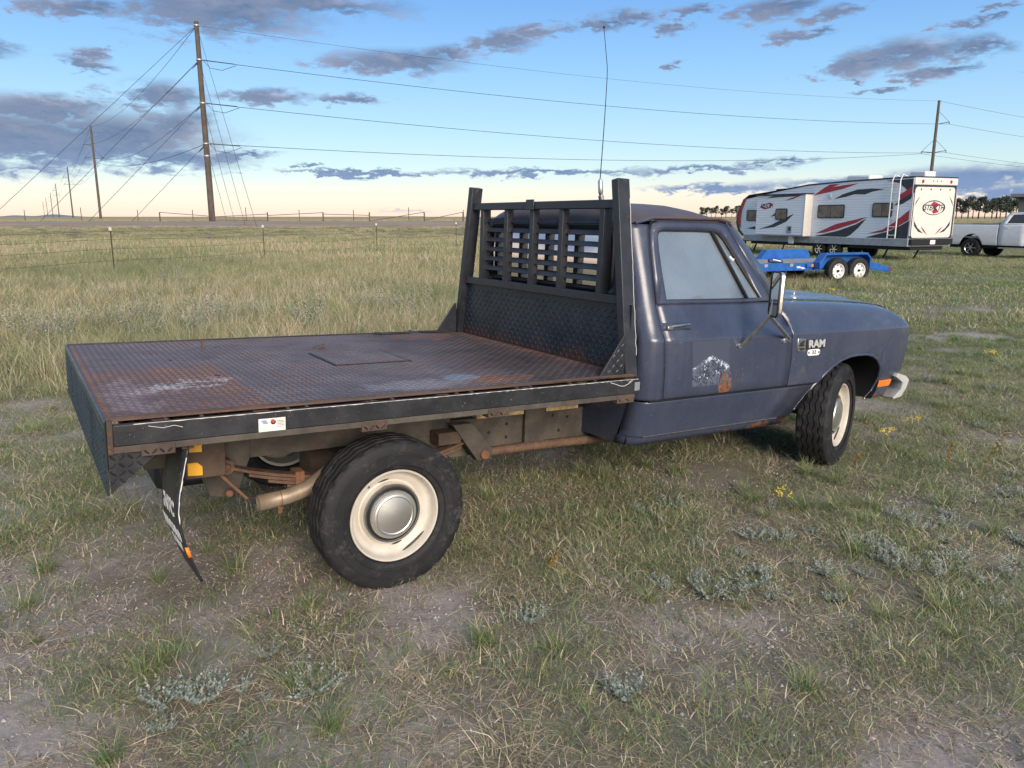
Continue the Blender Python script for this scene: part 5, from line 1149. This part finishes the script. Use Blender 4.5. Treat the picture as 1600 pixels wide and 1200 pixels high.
def car_trailer():
    yaw = rad(21); x0, y0 = 8.4726, 21.6203
    t = thing('car_trailer', 'low blue open car hauler with tandem white wheels', 'trailer', (x0, y0, gz(x0, y0)), yaw); B = M['trailer_blue']
    for s in (-1, 1):
        MB().box((-4.4, s * 1.0 - .03, .36), (.80, s * 1.0 + .03, .56)).build('side_rail', B, t, bevel=.008)
        MB().prism([(.80, .36), (.80, .56), (1.62, .38), (1.60, .24)], lambda u, v, w: (u, s * 1.0 + w, v), -.03, .03).build('tail_rail', B, t, bevel=.006)
        fp = [(-1.06, .40), (-1.06, .56), (-.86, .80), (.52, .80), (.66, .66), (.66, .36), (.62, .36), (.62, .64), (.50, .75), (-.84, .75), (-1.0, .55), (-1.0, .40)]
        MB().prism(fp, lambda u, v, w: (u, s * (1.03 + w), v), 0, .25).build('fender', B, t, bevel=.006)
        MB().prism([(-1.0, .42), (-1.0, .55), (-.84, .76), (.50, .76), (.62, .64), (.62, .42)], lambda u, v, w: (u, s * (1.035 + w), v), 0, .008).build('fender_back', B, t)
        for x in (-.40, .31): small_wheel('wheel', t, (x, s * 1.17, .335), .335, .10, .195, s, M['white'], 0, 8)
        for x in (-2.55, -1.75): MB().box((x - .05, min(s * 1.031, s * 1.036), .47), (x + .05, max(s * 1.031, s * 1.036), .545)).build('stake_pocket', M['galv'], t)
        MB().box((-1.30, min(s * 1.03, s * 1.08), .44), (-1.02, max(s * 1.03, s * 1.08), .53)).build('fender_bracket', B, t); MB().lathe([(0, s * 1.092), (.035, s * 1.088), (.04, s * 1.08)], 12, c=(-1.12, 0, .485)).build('marker_light', M['amber'], t)
        MB().box((1.585, s * .98 - .05, .27), (1.64, s * .98 + .05, .37)).build('tail_light', M['rv_red'], t)
    MB().box((-4.4, -.98, .50), (.82, .98, .535)).build('deck', plain('deck_boards', (.30, .27, .23), .8, var=.25), t)
    MB().prism([(.82, .51), (.82, .535), (1.6, .36), (1.6, .33)], lambda u, v, w: (u, w, v), -.97, .97).build('dovetail', M['frame'], t)
    for a0, a1, zz in ((-1.58, -1.36, .425), (-1.60, -1.48, .452), (-1.44, -1.33, .40)): MB().prism([(a0, zz), (a1, zz), (a1 + .03, zz + .02), (a0 + .03, zz + .02)], lambda u, v, w: (u, -1.0315 - w, v), 0, .001).build('rail_decal', M['white'], t)
    for k in range(4): MB().box((-3.9 + k * 1.2, -.97, .40), (-3.82 + k * 1.2, .97, .49)).build('cross_member', B, t)
    MB().bar((-4.4, .8, .45), (-5.7, 0, .45), .07, .10).bar((-4.4, -.8, .45), (-5.7, 0, .45), .07, .10).build('tongue', B, t); MB().bar((-5.6, 0, .0), (-5.6, 0, .8), .06, .06).build('tongue_jack', M['galv'], t)
    MB().box((-4.46, -1.0, .535), (-4.38, 1.0, .62)).build('headache_rail', B, t)
    c, s_ = math.cos(yaw), math.sin(yaw); wx, wy = x0 + c * -2.0 - s_ * -.72, y0 + s_ * -2.0 + c * -.72
    bnd = thing('ratchet_strap_bundle', 'small rolled blue and white strap bundle lying on the car hauler deck', 'strap', (wx, wy, gz(x0, y0) + .535), yaw - .25); bnd.scale = (.7, .7, .7)
    MB().tube([(-.28, 0, .10), (-.1, .02, .10), (.12, 0, .09), (.26, -.02, .06)], [.07, .095, .08, .05], 10).build('roll', plain('strap_blue', (.02, .05, .16), .6), bnd)
    MB().tube([(-.15, -.06, .15), (.0, -.08, .12), (.15, -.08, .09)], .025, 6).build('webbing', M['white'], bnd)
car_trailer()
def pickup():
    yaw = rad(-60); x0, y0 = 20.85, 34.6
    t = thing('pickup_truck', 'parked white crew cab pickup with dark tinted windows', 'pickup', (x0, y0, gz(x0, y0)), yaw); Wm = plain('pickup_white', (.70, .71, .72), .25, var=.04, coat=.5)
    yq = lambda z: interp(z, [.5, .62, .95, 1.20, 1.42, 1.9], [.93, .98, 1.0, .985, .96, .74])
    def side(s, xa, xb, zlo, zhi, nm, n=40):
        zs = [.50, .56, .62, .75, .85, .95, 1.05, 1.15, 1.25, 1.35, 1.42]
        cols = []
        for x in np.linspace(xa, xb, n):
            lo = zlo(x); cols.append([(x, s * yq(min(max(z, lo), zhi(x))), min(max(z, lo), zhi(x))) for z in zs])
        MB().strip(cols).build(nm, Wm, t, solid=.01)
    def arch(xc, r=.50):
        return lambda x: .55 if abs(x - xc) > r else max(.55, .42 + math.sqrt(r * r - (x - xc) ** 2) * 1.15)
    for s in (-1, 1):
        side(s, -1.12, 1.10, arch(0), lambda x: 1.42, 'bed_side', 60)
        side(s, 1.13, 2.20, lambda x: .55, lambda x: 1.42, 'rear_door', 6); side(s, 2.22, 3.20, lambda x: .55, lambda x: 1.42, 'front_door', 6)
        side(s, 3.22, 4.72, arch(3.75), lambda x: 1.42 - .10 * max(0, (x - 3.2) / 1.5) ** 2, 'front_fender', 50)
        q = lambda x, z, o=0.: (x, s * (yq(z) + o), z)
        up = [(1.13, 1.42), (1.32, 1.80), (1.45, 1.90), (2.7, 1.92), (2.9, 1.88), (3.45, 1.42)]; wn = [(1.40, 1.46), (1.50, 1.74), (1.56, 1.82), (2.65, 1.84), (2.80, 1.80), (3.22, 1.46)]
        MB().ring([q(*p) for p in up], [q(*p, .0) for p in wn]).build('cab_frame', Wm, t, solid=.02)
        MB().add([q(*p, -.006) for p in wn], [tuple(range(6))]).build('side_window', M['dark_glass'], t, smooth=False)
        MB().bar(q(2.20, 1.45, .002), q(2.20, 1.84, .002), .07, .03, (0, 1, 0)).build('door_pillar', M['seal'], t)
        for x in (1.30, 2.35): MB().tube([q(x, 1.28, .01), q(x + .03, 1.29, .03), q(x + .2, 1.29, .03), q(x + .22, 1.28, .01)], .012, 6).build('door_handle', Wm, t)
        MB().tube([(1.115, s * (yq(z) - .002), z) for z in (.56, .8, 1.0, 1.2, 1.42)], .012, 6).build('body_gap', M['seal'], t)
        MB().box((1.2, s * .95 - .08, .42), (3.1, s * .95 + .08, .47)).build('running_board', M['galv'], t, bevel=.01)
        for x in (0, 3.75): small_wheel('wheel', t, (x, s * .86, .415), .415, .13, .235, s, M['chrome'], 6)
        ln = [(x, arch(xc)(x) + .004) for xc in (0, 3.75) for x in np.linspace(xc - .5, xc + .5, 20)]
        for k in (0, 1): MB().strip([[(x, s * .99, z), (x, s * .5, z)] for x, z in ln[k * 20:(k + 1) * 20]]).build('wheel_liner', M['black'], t)
        MB().box((-1.14, s * .87 - .07, .95), (-1.115, s * .87 + .07, 1.35)).build('tail_light', M['rv_red'], t); MB().box((4.68, s * .75 - .15, 1.0), (4.75, s * .75 + .15, 1.22)).build('headlight', M['white'], t)
        MB().box((3.05, s * 1.15 - .12, 1.42), (3.13, s * 1.15 + .12, 1.66)).tube([(3.1, s * .93, 1.46), (3.1, s * 1.05, 1.46)], .03, 6).build('mirror', M['seal'], t, bevel=.02)
    MB().box((-1.12, -.95, .56), (-1.10, .95, 1.42)).build('tailgate', Wm, t); MB().box((1.05, -.95, .6), (1.10, .95, 1.42)).box((-1.1, -.94, .85), (1.1, .94, .90)).build('bed_box', M['rv_grey'], t)
    MB().box((-1.10, -.97, 1.415), (1.10, -.90, 1.435)).box((-1.10, .90, 1.415), (1.10, .97, 1.435)).build('bed_cap', M['seal'], t)
    MB().box((.75, -.85, 1.0), (1.04, .85, 1.50)).build('tool_box', M['galv'], t, bevel=.02)
    MB().box((-1.28, -.95, .56), (-1.13, .95, .76)).build('rear_bumper', M['chrome'], t, bevel=.03); MB().box((4.7, -.95, .55), (4.88, .95, .80)).build('front_bumper', M['chrome'], t, bevel=.04)
    MB().strip([[(1.30, .74 * u, 1.80 + .03 * (1 - u * u)), (1.45, .75 * u, 1.90 + .03 * (1 - u * u)), (2.7, .75 * u, 1.92 + .03 * (1 - u * u)), (2.9, .74 * u, 1.88 + .03 * (1 - u * u))] for u in np.linspace(-1, 1, 9)]).build('roof', Wm, t)
    MB().strip([[(2.9, .74 * u, 1.88 + .03 * (1 - u * u)), (3.45, .93 * u, 1.42)] for u in np.linspace(-1, 1, 9)]).build('windshield', M['dark_glass'], t)
    MB().strip([[(1.30, .74 * u, 1.80), (1.13, .93 * u, 1.42)] for u in np.linspace(-1, 1, 9)]).build('rear_window', M['dark_glass'], t)
    MB().strip([[(3.4, .95 * u, 1.42 + .04 * (1 - u * u)), (4.2, .95 * u, 1.38 + .05 * (1 - u * u)), (4.72, .95 * u, 1.31 + .03 * (1 - u * u)), (4.74, .95 * u, .8)] for u in np.linspace(-1, 1, 11)]).build('hood', Wm, t)
    MB().box((4.735, -.55, .85), (4.76, .55, 1.22)).build('grille', M['black'], t); MB().box((-1.0, -.8, .42), (4.5, .8, .56)).build('chassis', M['black'], t); MB().tube([(0, -.8, .415), (0, .8, .415)], .07, 8).build('rear_axle', M['black'], t)
pickup()

# ------------------------------------------------------------ power line
M['pole_wood'] = worn('pole_wood', (.085, .068, .055), (.125, .10, .082), rust=(.06, .045, .035), amt=.4, scale=1.2, rough=.9, bump=.2)
M['wire'] = plain('wire', (.045, .05, .06), .6)
def ptz(x, y): return Vector((x, y, gz(x, y)))
Z90 = 1.12
poles = [(-34.3, 90, 21.4), (-116, 222, 25), (-223, 400, 25), (-345, 600, 25), (-478, 820, 25), (-610, 1035, 25), (-745, 1255, 25), (84.2, 160, 23.0), (222, 238, 23)]
LV = [21.0, 17.5, 13.0, 8.7]
def make_pole(i, x, y, h_):
    lab = {0: 'tall dark wooden power pole held by slanting guy wires', 7: 'slim power pole with triangle brackets rising behind the white travel trailer', 8: 'power pole far along the line past the white travel trailer'}.get(i, 'slender power pole with stub arms in the row running off along the line')
    t = thing('utility_pole', lab, 'pole', (x, y, gz(x, y)), 0, None if i in (0, 7, 8) else 'power poles running to the horizon')
    MB().tube([(0, 0, -.4), (0, 0, h_ * .5), (0, 0, h_)], [.36, .30, .24], 14).build('pole', M['pole_wood'], t)
    if i == 0:
        for z in LV: MB().lathe([(.33, z - .06), (.37, z - .06), (.37, z + .06), (.33, z + .06)], 14, 'z').build('pole_band', M['galv'], t)
        MB().lathe([(.35, 7.3), (.38, 7.3), (.38, 7.45), (.35, 7.45)], 14, 'z').build('pole_band', M['galv'], t)
        for z, rr in zip(LV, (22.0, 17.3, 12.8, 8.6)):
            e = (-.87 * rr, -.49 * rr); MB().tube([(0, 0, z), (e[0], e[1], gz(x + e[0], y + e[1]) - gz(x, y))], .022, 4).build('guy_wire', M['wire'], t)
            e = (.513 * rr * .98, -.857 * rr * .98); MB().tube([(0, 0, z), (e[0], e[1], gz(x + e[0], y + e[1]) - gz(x, y))], .020, 4).build('guy_wire', M['wire'], t)
        for z in LV[1:]:
            MB().tube([(0, 0, z - .2), (-1.0, .3, z - .9), (0, 0, z)], .03, 5).build('jumper_loop', M['wire'], t)
            MB().tube([(.35, .1, z), (.9, .5, z - .75), (2.0, 1.1, z - .9), (3.4, 1.9, z - .25)], .03, 5).build('jumper_loop', M['wire'], t)
            MB().tube([(.3, .17, z), (3.2, 1.8, z - .12)], [.06, .05], 6).build('insulator', M['wire'], t); MB().tube([(-.2, .3, z), (-1.0, 1.7, z - .15)], .05, 6).build('insulator', M['wire'], t)
    else:
        d = Vector((.84, .54, 0)) if i < 7 else Vector((.80, -.60, 0))
        arms = ((h_ - 5.2, -1), (h_ - 8.6, 1), (h_ - 8.6, -1)) if i < 7 else ((h_ - 4.5, 1), (h_ - 9.9, 1), (h_ - 9.9, -1))
        for z, s in arms:
            e = d * 2.2 * s; MB().tube([(0, 0, z), (e.x, e.y, z + .3)], .07, 5).tube([(0, 0, z + 2.6), (e.x, e.y, z + .3)], .035, 5).build('stub_arm', M['wire'], t)
            MB().tube([(e.x, e.y, z + .3), (e.x, e.y, z - .1)], .08, 6).build('insulator', M['wire'], t)
    return t
for i, p in enumerate(poles): make_pole(i, *p)
def wire_span(a, b, sag, r, lab):
    a, b = Vector(a), Vector(b); pts = []
    for k in range(25): q = k / 24; p = a.lerp(b, q); p.z -= sag * 4 * q * (1 - q); pts.append(p)
    o = MB().tube(pts, r, 4).build('power_line', M['wire']); c = pts[0].copy(); o.data.transform(Matrix.Translation(-c)); o.location = c
    tag(o, lab, 'wire', 'power lines')
P0, PR, PR2, PL = poles[0], poles[7], poles[8], poles[1]
gzp = lambda p: gz(p[0], p[1])
rt = [(PR[2] - .1, 0), (PR[2] - 4.6, 1), (PR[2] - 10.0, 1), (PR[2] - 10.0, -1)]
rank = ['topmost', 'second', 'third', 'lowest']
for k, z in enumerate(LV):
    zz, s = rt[k]; wire_span((P0[0], P0[1], gzp(P0) + z), (PR[0] + 1.76 * s, PR[1] - 1.32 * s, gzp(PR) + zz), 1.6, .016 if k == 0 else .028, '%s power wire from the guyed pole across to the pole behind the white trailer' % rank[k])
    wire_span((PR[0] + 1.76 * s, PR[1] - 1.32 * s, gzp(PR) + zz), (PR2[0] + 1.76 * s, PR2[1] - 1.32 * s, gzp(PR2) + zz), 2.0, .026, '%s power wire leading off past the pole behind the white trailer' % rank[k])
lt = [(24.9, 0), (20.0, -1), (16.6, 1), (16.6, -1)]
for j in range(1, 5):
    A, B_ = poles[j - 1], poles[j]
    for k in range(4):
        zA, sA = (LV[k], 0) if j == 1 else lt[k]; zB, sB = lt[k]
        wire_span((A[0] + 1.85 * sA, A[1] + 1.2 * sA, gzp(A) + zA), (B_[0] + 1.85 * sB, B_[1] + 1.2 * sB, gzp(B_) + zB), 2.4, .03, '%s power wire strung between %s poles of the row to the horizon' % (rank[k], ('the guyed and second', 'the second and third', 'the third and fourth', 'the fourth and fifth')[j - 1]))

# ------------------------------------------------------------ fences
fp = [(-17.2, 11.3), (-14.6, 17.4), (-12.05, 23.5), (-9.35, 29.4), (-6.1, 35.2), (-2.95, 41.2), (.2, 47.4), (3.4, 53.6), (6.6, 59.8)]
wf = thing('barbed_wire_fence', 'thin barbed wire fence on steel posts crossing the tall grass', 'fence', (fp[2][0], fp[2][1], gz(*fp[2])))
M['tpost'] = plain('post_green', (.075, .06, .05), .75, var=.3); fo = Vector(wf.location)
for x, y in fp:
    q = Vector((x, y, gz(x, y))) - fo; p_ = MB().bar(q + Vector((0, 0, -.3)), q + Vector((.02, 0, 1.42)), .030, .010, (0, 1, 0)).bar(q + Vector((.0, -.018, -.3)), q + Vector((.02, -.018, 1.42)), .010, .03, (0, 1, 0)).build('post', M['tpost'], wf)
    MB().box(q + Vector((-.012, -.03, 1.34)), q + Vector((.05, .02, 1.435))).build('post_tip', M['paper'], p_)
for z in (.45, .80, 1.08, 1.32):
    pts = []
    for (a, b) in zip(fp[:-1], fp[1:]):
        for k in range(6):
            t = k / 6; x, y = a[0] + (b[0] - a[0]) * t, a[1] + (b[1] - a[1]) * t; pts.append(Vector((x, y, gz(x, y) + z - .05 * math.sin(math.pi * t))) - fo)
    MB().tube(pts, .0045, 4).build('wire', M['wire'], wf)
rf = thing('rail_fence', 'weathered wooden rail fence with leaning braces along the dirt road', 'fence', (-39, 88.5, gz(-39, 88.5))); ro = Vector(rf.location); M['rail'] = plain('weathered_rail', (.12, .09, .07), .9, var=.3)
rp_ = [(-39.5, 88.3), (-33.6, 88.6), (-27.6, 88.9), (-21.4, 89.2), (-16.2, 89.5), (-10.0, 89.8), (-5.6, 90.1)]
def rpt(x, y, z): return Vector((x, y, gz(x, y) + z)) - ro
for x, y in rp_: MB().tube([rpt(x, y, -.3), rpt(x, y, 1.2)], .075, 8).build('post', M['rail'], rf)
for (a, b, za, zb) in ((0, 1, 1.2, .75), (1, 2, .7, 1.0), (2, 3, .85, 1.15), (3, 4, 1.0, .85), (4, 5, .7, .7), (5, 6, .3, 1.2), (1, 2, .35, .3), (4, 5, .2, 1.2)):
    MB().tube([rpt(*rp_[a], za), rpt(*rp_[b], zb)], .04, 6).build('rail', M['rail'], rf)
lf = thing('roadside_fence', 'line of thin wire fence posts on the far side of the dirt road', 'fence', (-50, 104, gz(-50, 104))); lo_ = Vector(lf.location)
for k in range(24):
    x = -100 + k * 7.2; y = 104 + .6 * math.sin(k); q = Vector((x, y, gz(x, y))) - lo_; MB().tube([q + Vector((0, 0, -.2)), q + Vector((0, 0, 1.5 + .3 * (k % 3 == 0)))], .05, 5).build('post', M['rail'], lf)

# ------------------------------------------------------------ far trees and house
def crown(seed, R_, H_, n=900):
    r = np.random.default_rng(seed); V = []; F = []
    lobes = [(r.normal(0, R_ * .38), r.normal(0, R_ * .38), H_ * (.38 + .52 * r.random()), R_ * (.34 + .3 * r.random())) for _ in range(9)] + [(0, 0, H_ * .86, R_ * .36), (0, 0, H_ * .6, R_ * .55)]
    for i in range(n):
        lx, ly, lz, lr = lobes[r.integers(len(lobes))]; d = r.normal(0, 1, 3); d /= np.linalg.norm(d); p = np.array([lx, ly, lz]) + d * lr * (.55 + .5 * r.random()) * np.array([1, 1, .8])
        a = r.normal(0, 1, 3); a /= np.linalg.norm(a); b_ = np.cross(a, d); s = R_ * .13 * (.6 + .8 * r.random()); o = len(V); V += [tuple(p - a * s), tuple(p + b_ * s * .7), tuple(p + a * s), tuple(p - b_ * s * .7)]; F.append((o, o + 1, o + 2, o + 3))
    me = bpy.data.meshes.new('crown'); me.from_pydata(V, [], F); me.materials.append(LEAF); return me
LEAF = plain('pine_foliage', (.035, .05, .034), .9, var=.5, vscale=.8); BARK = plain('pine_bark', (.06, .045, .035), .9)
cr_ = [crown(400 + k, 1.9, 6.4) for k in range(4)]
tr_mesh = MB().tube([(0, 0, -.2), (.05, 0, 2.0), (0, 0, 5.2)], [.20, .15, .06], 8)
tr0 = tr_mesh.build('trunk', BARK); trunk_me = tr0.data; bpy.data.objects.remove(tr0)
def tree(px, y, k, lab, grp, v):
    x = (px - 800) / 1202 * y * .978
    t = thing('pine_tree', lab, 'tree', (x, y, gz(x, y)), v * 1.7, grp); t.scale = (k * random.uniform(.9, 1.15), k * random.uniform(.9, 1.15), k)
    for nm, m_ in (('trunk', trunk_me), ('crown', cr_[v % 4])):
        o = bpy.data.objects.new(nm, m_); COL.objects.link(o); o.parent = t
for i, px in enumerate([1493, 1502, 1512, 1519, 1528, 1538, 1549, 1556, 1562, 1571, 1577, 1586, 1594, 1604, 1615, 1630]): tree(px, 250 + 6 * math.sin(i * 2.1), 1.0 + .2 * math.sin(i * 3.7) * .7, 'dark pine in the shelter belt row past the white pickup', 'shelter belt pines past the pickup', i)
for i, px in enumerate([1096, 1104, 1111, 1118, 1127, 1134, 1143, 1150, 1158, 1166]): tree(px, 470 + 8 * math.sin(i * 1.9), 1.0 + .15 * math.sin(i * 2.9), 'small dark pine in the distant clump between the truck roof and travel trailer', 'distant pines beyond the truck roof', i + 1)
hs = thing('house', 'tan house with a low flat eave beside the white pickup', 'house', (33.45, 47.7, gz(33.45, 47.7)), rad(-36)); HM = plain('house_wall', (.34, .25, .20), .8)
MB().box((-2.2, -2.5, -.1), (6, 5, 2.85)).build('wall', HM, hs); MB().box((-2.7, -3.0, 2.85), (6.5, 5.5, 3.05)).build('roof', plain('house_roof', (.11, .12, .11), .7), hs, bevel=.02)
MB().box((-2.25, -2.55, -.1), (-1.85, -2.3, 2.84)).build('corner_post', plain('house_post', (.06, .075, .075), .7), hs)
w_ = MB().box((.2, -2.53, 1.0), (1.5, -2.49, 2.1)).build('window', M['white'], hs); MB().box((.28, -2.545, 1.08), (1.42, -2.532, 2.02)).build('pane', M['dark_glass'], w_)
MB().box((2.6, -2.54, -.05), (3.5, -2.49, 2.05)).build('door', M['rv_grey'], hs)
